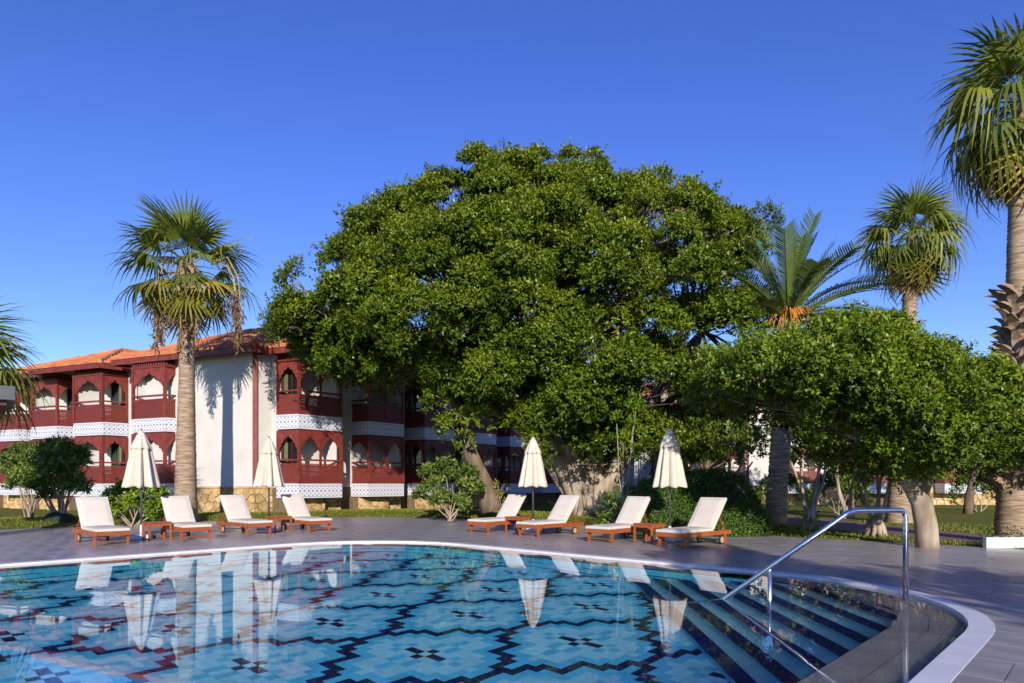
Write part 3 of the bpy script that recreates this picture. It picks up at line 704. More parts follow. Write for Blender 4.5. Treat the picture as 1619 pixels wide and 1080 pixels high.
def dome_clumps(rg, Yc, top, bot, ry, spacing, front=.95, back=.45, pad=.82, flat=.62, csz=.36, n=11, jit=.35):
    """leaf pads on the skin of a crown whose outline seen from the pool is top(x)/bot(x); ry = half depth.
    Each pad is a flattened dome of small clumps, so gaps and shade open between the pads."""
    out = []; x0, x1 = top[0][0], top[-1][0]; sx = spacing * F / Yc; x = x0 + sx * .45; ci = 0
    while x < x1 - sx * .2:
        yt, yb = interp(x, top), interp(x, bot); span = (yb - yt) * Yc / F; xm = abs((x - (x0 + x1) / 2) / ((x1 - x0) / 2)); ci += 1
        depth = ry * math.sqrt(max(.12, 1 - xm * xm * .92)); m = max(2, round(math.pi * (span / 2 + depth) / 2 * 1.2 / spacing))
        for side, keep in ((-1, front), (1, back)):
            for k in range(m):
                if rg.random() > keep: continue
                ph = (k + (.25 if ci % 2 else .75) + rg.uniform(-.3, .3)) / m * math.pi - math.pi / 2; r = spacing * pad * rg.uniform(.72, 1.15)
                xx = x + rg.uniform(-.4, .4) * sx; yt, yb = interp(xx, top), interp(xx, bot); mg = (r * .8 + spacing * csz * .8) * F / Yc; xm0 = (x0 + x1) / 2
                zc = (yt + yb) / 2 - math.sin(ph) * max(4, (yb - yt) / 2 - (r * .62 + spacing * csz * .8) * F / Yc); xx = xm0 + (xx - xm0) * (1 - mg / ((x1 - x0) / 2))
                yy = Yc + side * depth * abs(math.cos(ph)) ** .8 * rg.uniform(.86, 1.06) + rg.uniform(-jit, jit) * spacing; tilt = rg.uniform(-.25, .25); q = at(xx, zc, .45 * Yc + .55 * min(yy, Yc))
                for _ in range(int(n * (r / (spacing * pad)) ** 2) + 1):
                    d = Vector((rg.gauss(0, 1), rg.gauss(0, 1) - .5 * (side < 0), rg.gauss(0, 1) + .45)); d.normalize()
                    if d.z < -.35: d.z *= -1
                    e = rg.uniform(.55, 1.0); cr = spacing * csz * rg.uniform(.75, 1.2)
                    out.append(((q.x + d.x * r * e, yy + d.y * r * e, q.z + (d.z * flat + d.x * tilt) * r * e), cr))
        x += sx
    return out
rt = random.Random(11)
BT = G(925, 812, .2); BT = Vector((BT.x, 24.3, .12))
big = thing('ficus_tree', BT, 'huge dome-shaped ficus tree with pale multi-stemmed trunk behind the pool', 'tree')
TOP = [(446, 505), (462, 440), (490, 392), (525, 358), (560, 332), (600, 316), (640, 302), (700, 280), (760, 264), (820, 264), (880, 260), (940, 266), (990, 288), (1040, 280), (1090, 292), (1140, 310), (1190, 328), (1245, 372)]
BOT = [(446, 575), (462, 615), (490, 640), (540, 648), (600, 648), (680, 655), (740, 675), (800, 695), (860, 728), (920, 735), (990, 735), (1040, 760), (1100, 765), (1150, 745), (1190, 690), (1240, 600)]
cl = dome_clumps(rt, 24.0, TOP, BOT, 4.7, 1.62, pad=.80, flat=.52, n=13, jit=.55, csz=.31, front=.90)
for x, y, r in ((762, 262, .6), (758, 247, .32), (800, 268, .6), (850, 264, .6), (846, 250, .35), (900, 262, .6), (935, 266, .55), (938, 251, .33), (1040, 292, .6), (1085, 306, .5), (1205, 352, .65), (1190, 372, .6), (640, 318, .5), (460, 445, .5), (475, 430, .5), (1185, 395, .7), (1170, 365, .5)):
    q = at(x, y, 23.6); cl.append((tuple(q), r))
loc = lambda cs, o: [((c[0] - o.x, c[1] - o.y, c[2] - o.z), r) for c, r in cs]
for x, y in ((842, 700), (862, 715), (890, 690), (935, 705), (965, 690), (1000, 705), (1035, 700), (1070, 715), (1105, 705), (905, 670), (985, 665), (1020, 730), (1060, 735)):
    q = at(x + rt.uniform(-8, 8), y + rt.uniform(-8, 8), 21.8 + rt.uniform(-.6, .6)); cl.append((tuple(q), rt.uniform(.42, .62)))
cl = [c for c in cl if c[0][2] > .9]
lcl = loc(cl, BT); ctr = (0 - BT.x + .7, -.3, 6.0)
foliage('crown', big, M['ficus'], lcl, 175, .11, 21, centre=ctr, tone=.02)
tk = MB(); Q = lambda x, y, dy=0: at(x, y, 24.3 + dy) - BT
S_ = [([Q(930, 818), Q(915, 770), Q(892, 725), Q(872, 680), Q(840, 610, -1), Q(770, 520, -1.5)], .62, .14), ([Q(925, 812), Q(918, 765, -.3), Q(905, 720, -.4), Q(900, 640, -1.2), Q(880, 480, -2)], .45, .12),
      ([Q(935, 815), Q(938, 770, .1), Q(936, 725), Q(950, 640, -.6), Q(985, 480, -1)], .48, .12), ([Q(940, 815), Q(955, 770), Q(985, 725), Q(1040, 650), Q(1110, 520)], .42, .12),
      ([Q(930, 810, .4), Q(945, 750, .6), Q(1000, 690, .5), Q(1070, 560, 1)], .36, .1), ([Q(915, 805, .3), Q(880, 740, .3), Q(840, 690), Q(780, 645, -.2), Q(700, 590, -.5), Q(600, 540, -1)], .34, .08),
      ([Q(880, 740, .3), Q(850, 700, -.4), Q(800, 620, -.8), Q(760, 560, -1)], .26, .08), ([Q(925, 800, .6), Q(920, 650, 1.2), Q(900, 400, 1.2)], .35, .1)]
for pts, r0, r1 in S_: limb(tk, rt, pts, r0, r1, n=14, flute=.10, jit=.05)
for k in range(9):                                    # buttress roots spreading at the foot
    a = 2 * math.pi * k / 9 + .2; limb(tk, rt, [Vector((math.cos(a) * .25, math.sin(a) * .25, .9)), Vector((math.cos(a) * .55, math.sin(a) * .5, .35)), Vector((math.cos(a) * 1.15, math.sin(a) * .95, -.02))], .26, .07, n=8, flute=.1, jit=.03)
tk.build('trunk', M['bark'], big, smooth=True)
br = MB(); roots = [p for pts, _, _ in S_ for p in pts[2:]]; branches(br, rt, roots, lcl, .075, .55); br.build('branches', M['twig'], big, smooth=True)
dw = MB()                                             # bare grey twigs showing in the gaps of the crown
for x, y in ((895, 500), (905, 520), (880, 505), (930, 545), (945, 560), (960, 480), (1060, 400), (985, 370), (790, 400), (770, 420), (680, 410), (1085, 340), (940, 400), (870, 600), (975, 590), (720, 480), (835, 470), (1020, 450), (640, 470), (1000, 620), (1130, 420)):
    o0 = at(x, y, 24.0 - 3.6 * math.sqrt(max(0, 1 - ((x - 830) / 420) ** 2))) - BT + Vector((0, .9, -.3))
    for _ in range(9):
        d = Vector((rt.gauss(0, .55), rt.gauss(-.5, .35), rt.gauss(.25, .55))); m_ = o0 + d * .5 + Vector((rt.uniform(-.1, .1), 0, rt.uniform(-.1, .1))); e_ = o0 + d * rt.uniform(.8, 1.3)
        dw.tube([o0, m_, e_], [.016, .010, .003], n=4)
        for _ in range(2): dw.tube([m_, m_ + Vector((rt.gauss(0, .25), rt.gauss(-.1, .2), rt.gauss(.1, .25)))], [.007, .002], n=3)
tag(dw.build('bare_twigs', M['twig'], big), kind='stuff')

LT = Vector((G(775, 806, .12).x * .98, 23.4, .13)); LT.x = (775 - CX) * 23.4 / F
lean = thing('leaning_tree', LT, 'slim tree with a brown leaning trunk between the leafy bush and a lounger', 'tree')
Q = lambda x, y, dy=0: at(x, y, 23.4 + dy) - LT
tk = MB(); limb(tk, rt, [Q(777, 808), Q(770, 780), Q(757, 750), Q(745, 715), Q(738, 690), Q(730, 640, -.3)], .40, .20, n=12, flute=.06); limb(tk, rt, [Q(738, 690), Q(760, 640, -.5), Q(790, 590, -.8)], .15, .06); limb(tk, rt, [Q(733, 660), Q(700, 600, -.5), Q(650, 560, -.8)], .14, .05)
tk.build('trunk', M['bark_dark'], lean, smooth=True)
cl = []
for x, y, r, dy in ((700, 640, .75, -1), (740, 620, .8, -1.3), (780, 610, .7, -1), (715, 680, .6, -.9), (755, 665, .65, -1.2), (690, 600, .7, -.8), (735, 700, .4, -.7), (820, 640, .55, -.8), (770, 580, .8, -1.2), (660, 580, .7, -1), (725, 575, .8, -1.3), (800, 560, .7, -1)):
    q = at(x, y, 23.4 + dy); cl.append((tuple(q - LT), r))
foliage('crown', lean, M['ficus2'], cl, 110, .13, 22, centre=(0, 0, 3)); br = MB(); branches(br, rt, [Q(730, 640, -.3), Q(760, 640, -.5)], cl, .05, .8); br.build('branches', M['twig'], lean, smooth=True)

RT = Vector((8.47, 13.5, 0.0))
rtree = thing('ficus_tree', RT, 'smaller bushy ficus with a smooth forked grey trunk at the deck edge on the right', 'tree')
TOP = [(1075, 590), (1110, 552), (1180, 524), (1240, 508), (1290, 500), (1350, 510), (1420, 524), (1480, 538), (1540, 572), (1580, 615), (1635, 658), (1690, 705)]
BOT = [(1075, 640), (1110, 670), (1180, 690), (1240, 700), (1290, 715), (1350, 765), (1420, 800), (1480, 795), (1540, 780), (1580, 765), (1635, 755), (1690, 740)]
cl = dome_clumps(rt, 13.6, TOP, BOT, 2.5, .9, front=.98, back=.65, n=9, pad=.78)
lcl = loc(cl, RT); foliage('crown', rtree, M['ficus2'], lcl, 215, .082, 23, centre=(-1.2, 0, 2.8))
Q = lambda x, y, dy=0: at(x, y, 13.5 + dy) - RT
tk = MB(); limb(tk, rt, [Q(1466, 866), Q(1464, 830), Q(1458, 795), Q(1445, 770)], .225, .20, n=14, flute=.03, jit=.02)
S_ = [([Q(1448, 775), Q(1425, 745), Q(1400, 715), Q(1350, 690), Q(1290, 655)], .20, .06), ([Q(1455, 780), Q(1468, 750), Q(1478, 715), Q(1480, 640), Q(1470, 570)], .16, .05), ([Q(1425, 745), Q(1400, 700, -.5), Q(1380, 620, -1), Q(1370, 560, -1)], .13, .04), ([Q(1468, 750), Q(1510, 705, -.2), Q(1560, 665)], .09, .03), ([Q(1445, 770), Q(1440, 700, .5), Q(1420, 600, .8)], .15, .05)]
for pts, r0, r1 in S_: limb(tk, rt, pts, r0, r1, n=10, jit=.03)
tk.build('trunk', M['bark'], rtree, smooth=True)
br = MB(); branches(br, rt, [p for pts, _, _ in S_ for p in pts[1:]], lcl, .035, .6); br.build('branches', M['twig'], rtree, smooth=True)

BK = Vector((7.6, -3.8, 0)); back = thing('shade_tree', BK, 'broad tree behind the viewer that throws the shade on the right of the deck', 'tree')
cl = []
for _ in range(82):
    x_ = rt.uniform(-3.1, 3.2); cl.append(((x_, rt.uniform(-2, 2), rt.uniform(1.3, 4.35 - .13 * (x_ + 3)) if x_ > -1.6 else rt.uniform(4.2, 4.7)), rt.uniform(.4, .72)))
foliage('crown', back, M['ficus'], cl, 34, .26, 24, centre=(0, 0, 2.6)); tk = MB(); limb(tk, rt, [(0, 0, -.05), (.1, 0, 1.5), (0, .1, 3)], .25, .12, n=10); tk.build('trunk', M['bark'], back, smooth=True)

def back_tree(base, label, seed, spec, name='ficus_tree'):
    t = thing(name, base, label, 'tree', 'shaded trees in front of the far hotel wing'); rg = random.Random(seed); cs = []
    for x, y, r in spec:
        for _ in range(int(7 * r * r) + 2):
            d = Vector((rg.gauss(0, 1), rg.gauss(0, 1), rg.gauss(0, 1))); d.normalize(); q = at(x, y, base.y) - base; cs.append((tuple(q + d * r * rg.uniform(.4, 1)), .5))
    foliage('crown', t, M['ficus'], cs, 60, .15, seed); s = MB(); top = Vector((sum(c[0][0] for c in cs) / len(cs), 0, 2.6))
    limb(s, rg, [Vector((0, 0, -.05)), Vector((top.x * .1, 0, 1.1)), top], .2, .1, n=9)
    for c, r in cs[::3]: limb(s, rg, [Vector((top.x * .3, 0, 1.8)), Vector(c)], .05, .015, n=5)
    s.build('trunk', M['bark_dark'], t, smooth=True)
for x, lb, sp, sd_ in ((1110, 'dense dark tree in shade between the big ficus and the date palm trunk', [(1040, 650, 1.2), (1100, 620, 1.3), (1150, 655, 1.2), (1070, 690, .9), (1130, 695, .9), (1190, 640, 1.2), (1180, 690, .8)], 91),
        (1345, 'dark trunk and crown behind the gnarled tree beyond the path', [(1270, 650, 1.2), (1330, 640, 1.3), (1390, 650, 1.2), (1300, 700, .9), (1360, 700, 1.0), (1410, 700, .8), (1240, 690, .8)], 92),
        (1530, 'shaded tree between the small ficus and the tallest palm', [(1480, 660, 1.2), (1540, 655, 1.2), (1590, 650, 1.2), (1630, 660, 1.1), (1560, 695, .8), (1500, 700, .7)], 93)):
    back_tree(Vector(((x - CX) * 28.5 / F, 28.5, .0)), lb, sd_, sp)
# ------------------------------------------------------------------ palms
def fan_mesh(rg, R_, pet, droop, n=24, spread=150, fold=.25, mat='fan', wseg=.055, hang=0):
    s = MB()
    s.tube([(0, 0, 0), (pet * .5, 0, pet * .06), (pet, 0, 0)], [.028, .02, .014], n=4)
    for k in range(n):
        a = R(-spread + 2 * spread * k / (n - 1)); L = R_ * (1 - .28 * abs(a) / math.pi) * rg.uniform(.9, 1.06); ca, sa = math.cos(a), math.sin(a)
        w = wseg * rg.uniform(.85, 1.15) * (R_ / .9); dr = droop * rg.uniform(.45, 1.8); vs = []
        for t, wf in ((.03, .25), (.38, 1), (.62, .75), (.82, .4), (1, .04)):
            r = L * t; z = -fold * abs(sa) * r * .5 - dr * L * max(0, t - .35) ** 1.6 * 1.7 + (.02 if k % 2 else 0) * t
            sh = 1 - .35 * dr * max(0, t - .35) ** 1.4
            cx, cy = pet + ca * r * sh, sa * r * sh
            vs += [(cx - sa * w * wf * .5, cy + ca * w * wf * .5, z), (cx + sa * w * wf * .5, cy - ca * w * wf * .5, z - .012)]
        b = len(s.v); s.v += vs
        for i in range(4): s.f.append((b + 2 * i, b + 2 * i + 2, b + 2 * i + 3, b + 2 * i + 1))
    me = bpy.data.meshes.new('frond'); me.from_pydata(s.v, [], s.f); me.materials.append(M[mat]); me.update(); return me
def put(name, me, parent, loc, az, pitch, roll=0, sc_=1):
    o = link(bpy.data.objects.new(name, me), parent); o.location = loc
    o.rotation_mode = 'QUATERNION'; o.rotation_quaternion = (Matrix.Rotation(az, 3, 'Z') @ Matrix.Rotation(-pitch, 3, 'Y') @ Matrix.Rotation(roll, 3, 'X')).to_quaternion(); o.scale = (sc_,) * 3; return o
def trunk_lathe(name, parent, mat, pts, radii, n=18, ring=.02, ringh=.09, rg=None):
    s = MB(); fine = []; rr = []
    for (a, b), (ra, rb) in zip(zip(pts, pts[1:]), zip(radii, radii[1:])):
        a, b = Vector(a), Vector(b); m = max(2, int((b - a).length / (ringh / 2)))
        for i in range(m): fine.append(a.lerp(b, i / m)); rr.append((ra + (rb - ra) * i / m))
    fine.append(Vector(pts[-1])); rr.append(radii[-1])
    rr = [r * (1 + (ring if i % 2 else -ring) + rg.uniform(-ring, ring) * .7) for i, r in enumerate(rr)]
    s.tube(fine, rr, n=n); return s.build(name, M[mat], parent, smooth=True)
def fan_palm(name, base, top, label, r0, r1, R_, seed, nfr=34, dead=8, pet=.95, flare=1.35, droop=(.18, .45, .85), az_ok=lambda a: True, trunk=True, spread=140, low=132):
    rg = random.Random(seed); t = thing(name, base, label, 'palm tree'); tp = Vector(top) - Vector(base)
    if trunk: trunk_lathe('trunk', t, 'palm_bark', [(0, 0, -.15), (0, 0, .25), tp * .12, tp * .55, tp], [r0 * flare, r0 * 1.12, r0, (r0 * .3 + r1 * .7), r1], rg=rg, ring=.03)
    up_, md_, old_ = [[fan_mesh(rg, R_, pet * f, d, mat=m, fold=.35, spread=spread) for _ in range(2)] for f, d, m in ((.8, droop[0], 'fan'), (1.0, droop[1], 'fan'), (1.05, droop[2] * .38, 'fan_old'))]
    dd_ = [fan_mesh(rg, R_ * .85, pet * .8, .3, n=16, spread=55, mat='fan_dead', fold=.9) for _ in range(2)]
    for k in range(nfr):
        az = k * 2.39996 + rg.uniform(-.2, .2); u = k / (nfr - 1)
        if not az_ok(az): continue
        pitch = R(80) - R(low) * u ** .85 + R(rg.uniform(-8, 8)); me = rg.choice(up_ if u < .35 else md_ if u < .72 else old_)
        put('frond', me, t, tp + Vector((0, 0, .25 - .45 * u)), az, pitch, R(rg.uniform(-18, 18)), rg.uniform(.88, 1.08))
    for k in range(dead):
        put('dead_frond', rg.choice(dd_), t, tp + Vector((0, 0, -.15 - rg.random() * .35)), k * 2.4 + rg.random(), R(rg.uniform(-86, -66)), R(rg.uniform(-25, 25)), rg.uniform(.8, 1.05))
    return t, tp, rg
pb_ = Vector((-516.5 * 22.7 / F, 22.7, .08)); LP, tp, rg = fan_palm('fan_palm', pb_, at(297, 424, 22.7), 'tall fan palm with yellowing lower fronds in front of the white hotel wall', .35, .215, 1.36, 31, nfr=36, dead=3, pet=1.3, spread=105, droop=(.2, .5, .85), low=134)
def strands(parent, tp, specs, rg):
    for dx, dy, ln in specs:                          # hanging dry flower stalks
        s = MB(); p = tp + Vector((dx * .5, dy * .5, .1)); pts = [p, p + Vector((dx * .33, dy * .33, .10)), p + Vector((dx * .54, dy * .54, -ln * .22)), p + Vector((dx * .6, dy * .6, -ln * .6)), p + Vector((dx * .6, dy * .6, -ln))]
        s.tube(pts, [.03, .025, .022, .018, .01], n=5); st = s.build('flower_stalk', M['strand'], parent)
        nb = 130; rgn = np.random.default_rng(int(ln * 1000)); tt = rgn.uniform(.25, 1, nb); pos = np.array([tuple(pts[2].lerp(pts[4], x)) for x in tt]) + rgn.normal(0, .05, (nb, 3))
        ax = rgn.normal(0, .5, (nb, 3)); ax[:, 2] -= .9; V, Qf = leaves(pos, ax, rdir(rgn, nb), rgn.uniform(.14, .30, nb), np.full(nb, .05), rgn)
        tag(np_mesh('dry_flowers', V, Qf, M['fan_dead'], st), kind='stuff')
strands(LP, tp, [(.5, -.5, 2.6), (-.55, -.5, 2.8), (1.75, -.5, 3.0), (-.2, -.7, 2.3), (-.85, -.2, 2.7), (1.6, -.2, 2.7), (.15, -.75, 3.2), (-.7, -.55, 3.1), (1.9, -.6, 2.6)], rg)
sk = MB(); sk.tube([tp + Vector((0, 0, -1.7)), tp + Vector((0, 0, -1.1)), tp + Vector((0, 0, -.4)), tp + Vector((0, 0, .1))], [.30, .42, .45, .3], n=16, flute=.12, fk=7); sk.build('fibre_skirt', M['boot'], LP)
b2 = Vector(((1422 - CX) * 22 / F, 22, .03)); FP2, tp, rg = fan_palm('fan_palm', b2, at(1443, 374, 22), 'fan palm standing in the sky behind the small ficus on the right', .36, .19, 1.15, 32, nfr=40, dead=20, pet=.95, droop=(.45, .9, 1.25), spread=120, low=145)
b3 = Vector((10.95, 14.4, .1)); FP3, tp, rg = fan_palm('fan_palm', b3, at(1616, 165, 14.4), 'tallest fan palm at the right edge with shaggy old leaf bases on its trunk', .33, .20, 1.2, 33, nfr=38, dead=18, pet=1.05, droop=(.45, .9, 1.25), spread=120, low=145)
def boot_mesh():
    s = MB(); s.add([(-.02, -.10, -.10), (-.02, .10, -.10), (.05, -.085, .06), (.05, .085, .06), (.22, -.045, .19), (.22, .045, .19), (.28, -.02, .22), (.28, .02, .22), (-.03, -.09, .10), (-.03, .09, .10), (.10, -.05, .20), (.10, .05, .20)],
          [(0, 2, 3, 1), (2, 4, 5, 3), (4, 6, 7, 5), (8, 9, 11, 10), (10, 11, 7, 6), (0, 8, 10, 2), (1, 3, 11, 9), (2, 10, 4), (3, 5, 11), (4, 10, 6), (5, 7, 11)])
    me = bpy.data.meshes.new('leaf_base'); me.from_pydata(s.v, [], s.f); me.materials.append(M['boot']); me.update(); return me
bm_ = boot_mesh()
for k in range(150):
    z = 1.05 + 4.35 * k / 149; a = k * 2.39996 + rg.uniform(-.25, .25); rr = .34 - .13 * z / 8.7
    put('leaf_base', bm_, FP3, tp * (z / tp.z) + Vector((math.cos(a) * rr, math.sin(a) * rr, 0)), a, R(rg.uniform(-22, 12)), R(rg.uniform(-20, 20)), rg.uniform(.85, 1.35) * (1.25 if z < 1.9 else 1))
b4 = Vector((-13.3, 16, 0)); FP4, tp, rg = fan_palm('fan_palm', b4, (-13.25, 16, 4.15), 'low fan palm whose drooping fronds enter at the left edge', .3, .22, 1.15, 34, nfr=34, dead=4, pet=.9, droop=(.5, .8, 1.1))
def pinnate_mesh(rg, L=3.0, droop=.55, n=36):
    s = MB(); pts = []
    for i in range(13):
        t = i / 12; pts.append(Vector((L * (t - .12 * droop * t ** 2), 0, -droop * L * .45 * t ** 2.2)))
    s.tube(pts, [.035 - .028 * i / 12 for i in range(13)], n=4)
    for k in range(n):
        t = .10 + .88 * k / (n - 1); i = min(11, int(t * 12)); p = pts[i].lerp(pts[i + 1], t * 12 - i); d = (pts[i + 1] - pts[i]).normalized()
        ln = .52 * math.sin(math.pi * min(1, .22 + .78 * (1 - t) ** .7 * 1.0)) * rg.uniform(.9, 1.08) if t > .3 else .42 * (t / .3)
        for sd_ in (-1, 1):
            q = (d * .62 + Vector((0, sd_ * .75, .32 + rg.uniform(-.08, .08)))).normalized(); w = Vector((0, 0, 1)).cross(q).normalized() * .021
            m_ = p + q * ln * .55; e = p + q * ln + Vector((0, 0, -.10 * ln)); b = len(s.v)
            s.v += [tuple(p - w), tuple(p + w), tuple(m_ + w), tuple(m_ - w), tuple(e)]; s.f += [(b, b + 1, b + 2, b + 3), (b + 3, b + 2, b + 4)]
    me = bpy.data.meshes.new('frond'); me.from_pydata(s.v, [], s.f); me.materials.append(M['pinnate']); me.update(); return me
b5 = Vector(((1226 - CX) * 19.5 / F, 19.5, 0)); rg = random.Random(35)
DPm = thing('date_palm', b5, 'date palm with feathery arching fronds and orange stalks behind the small ficus', 'palm tree'); tp = at(1247, 506, 19.5) - b5
tr_ = trunk_lathe('trunk', DPm, 'palm_bark', [(0, 0, -.1), (0, 0, .3), tp * .6, tp], [.33, .30, .28, .30], rg=rg, ring=.05, ringh=.13)
pm = [pinnate_mesh(rg, L, d) for L, d in ((2.7, .25), (2.9, .6), (3.0, .9))]
for k in range(30):
    az = k * 2.39996; u = k / 29; put('frond', pm[0 if u < .3 else 1 if u < .7 else 2], DPm, tp + Vector((0, 0, .1 - .3 * u)), az, R(84) - R(95) * u ** .9 + R(rg.uniform(-6, 6)), R(rg.uniform(-15, 15)), rg.uniform(.85, 1.1))
for az, pi_, k_, sc2 in ((-.1, .95, 1, 1.05), (.25, .72, 1, 1.15), (-.35, .55, 1, 1.1), (.1, .42, 2, 1.15), (.5, .35, 2, 1.1), (-.15, .2, 2, 1.1), (.35, .08, 2, 1.05), (-.6, .3, 2, 1.0), (2.2, .8, 1, 1.0), (-1.2, 1.35, 0, 1.1)): put('frond', pm[k_], DPm, tp, az, pi_, R(rg.uniform(-12, 12)), sc2)
for k in range(7):
    a = R(200 + 26 * k); s = MB()
    for j in range(7):
        d = Vector((math.cos(a + rg.uniform(-.25, .25)), math.sin(a + rg.uniform(-.25, .25)), 0)); s.tube([tp + Vector((0, 0, -.1)), tp + d * .45 + Vector((0, 0, .12 + rg.uniform(0, .2))), tp + d * rg.uniform(.65, .95) + Vector((0, 0, -.15 - rg.uniform(0, .35)))], [.022, .016, .008], n=4)
    s.build('fruit_stalk', M['orange'], DPm)

# ------------------------------------------------------------------ loungers, tables, parasols
def make_lounger():
    t = thing('sun_lounger', (0, 0, 0), 'x', 'sun lounger', 'wooden sun loungers with cream cushions on the deck')
    w = .31
    for s in (-1, 1):
        MB().box((.80, s * w, .255), (1.86, .035, .09)).build('side_rail', M['wood'], t, bevel=.006)
        lg = MB(); y0, y1 = s * w - .02 * 1, s * w + .02          # front leg with its curved bracket
        prof = [(-.035, 0), (.03, 0), (.035, .16), (.06, .20), (.11, .212), (-.09, .212), (-.05, .17)]
        lg.add([(x, y0, z) for x, z in prof] + [(x, y1, z) for x, z in prof], [tuple(range(7))[::-1], tuple(range(7, 14))] + [(i, (i + 1) % 7, (i + 1) % 7 + 7, i + 7) for i in range(7)])
        lg.build('leg', M['wood'], t, bevel=.004)
        MB().box((1.50, s * w, .125), (.065, .042, .20)).box((1.50, s * w, .02), (.06, .04, .03)).build('leg', M['wood'], t, bevel=.004)
        wh = MB(); wh.tube([(1.42, s * (w - .055), .095), (1.42, s * (w - .025), .095)], [.095, .095], n=20); wo_ = wh.build('wheel', M['rubber'], t, smooth=False)
        MB().tube([(1.42, s * (w - .02), .095), (1.42, s * (w - .058), .095)], [.068, .068], n=16).build('hub', M['wheel'], wo_)
        a = R(50); p0 = Vector((1.02, s * (w - .04), .30)); d = Vector((math.cos(a), 0, math.sin(a)))
        MB().box(tuple(p0 + d * .41), (.84, .03, .055), M=Matrix.Rotation(-a, 3, 'Y')).build('back_rail', M['wood'], t, bevel=.005)
        MB().tube([tuple(p0 + d * .42), (1.56, s * (w - .04), .29)], [.016, .016], n=6).build('back_strut', M['wood'], t)
    for x in (-.10, 1.71): MB().box((x, 0, .255), (.035, 2 * w - .037, .085)).build('cross_rail', M['wood'], t, bevel=.005)
    MB().tube([(-.005, -w, .085), (-.005, w, .085)], [.012, .012], n=6).build('stretcher', M['wood'], t)
    MB().tube([(1.42, -w + .03, .095), (1.42, w - .03, .095)], [.010, .010], n=6).build('axle', M['rubber'], t)
    for i in range(7): MB().box((.02 + i * .155, 0, .292), (.085, 2 * w - .04, .016)).build('slat', M['wood'], t)
    sl = Matrix.Rotation(-R(50), 3, 'Y')
    for i in range(5):
        c = Vector((1.02, 0, .315)) + sl @ Vector((.10 + i * .16, 0, 0)); MB().box(tuple(c), (.085, 2 * w - .11, .014), M=sl).build('slat', M['wood'], t)
    def cush(L, W, T, name, place):
        s = MB(); nx, ny = 9, 7; top = []; 
        for j in range(ny):
            for i in range(nx):
                u, v = i / (nx - 1), j / (ny - 1); e = min(1, min(u, 1 - u) * 7) * min(1, min(v, 1 - v) * 5)
                top.append((u * L, (v - .5) * W, T * (.72 + .28 * e ** .5)))
        n_ = nx * ny; vs = top + [(x, y, 0) for x, y, z in top]; fs = []
        for j in range(ny - 1):
            for i in range(nx - 1):
                k = j * nx + i; fs += [(k, k + 1, k + nx + 1, k + nx), (k + n_ + nx, k + n_ + nx + 1, k + n_ + 1, k + n_)]
        for i in range(nx - 1): fs += [(i, i + n_, i + 1 + n_, i + 1), ((ny - 1) * nx + i + 1, (ny - 1) * nx + i + 1 + n_, (ny - 1) * nx + i + n_, (ny - 1) * nx + i)]
        for j in range(ny - 1): a_, b_ = j * nx, (j + 1) * nx; fs += [(b_, b_ + n_, a_ + n_, a_), (a_ + nx - 1, a_ + nx - 1 + n_, b_ + nx - 1 + n_, b_ + nx - 1)]
        s.add([place(Vector(p)) for p in vs], fs); return s.build(name, M['cushion'], t, smooth=False, bevel=.014, seg=3)
    cush(1.17, .64, .085, 'seat_cushion', lambda p: Vector((-.14, 0, .302)) + p)
    cush(.84, .64, .085, 'back_cushion', lambda p: Vector((1.045, 0, .325)) + sl @ p)
    return t
def make_table():
    t = thing('side_table', (0, 0, 0), 'x', 'side table', 'low wooden side tables between the loungers'); a = .25
    for i in range(5): MB().box((0, (i - 2) * .102, .412), (.52, .094, .022)).build('slat', M['wood'], t, bevel=.003)
    for sx in (-1, 1):
        MB().box((sx * (a - .03), 0, .368), (.025, .44, .065)).build('apron', M['wood'], t); MB().box((0, sx * (a - .03), .368), (.43, .025, .064)).build('apron', M['wood'], t)
        for sy in (-1, 1): MB().box((sx * (a - .025), sy * (a - .025), .20), (.045, .045, .40)).build('leg', M['wood'], t, bevel=.004)
    return t
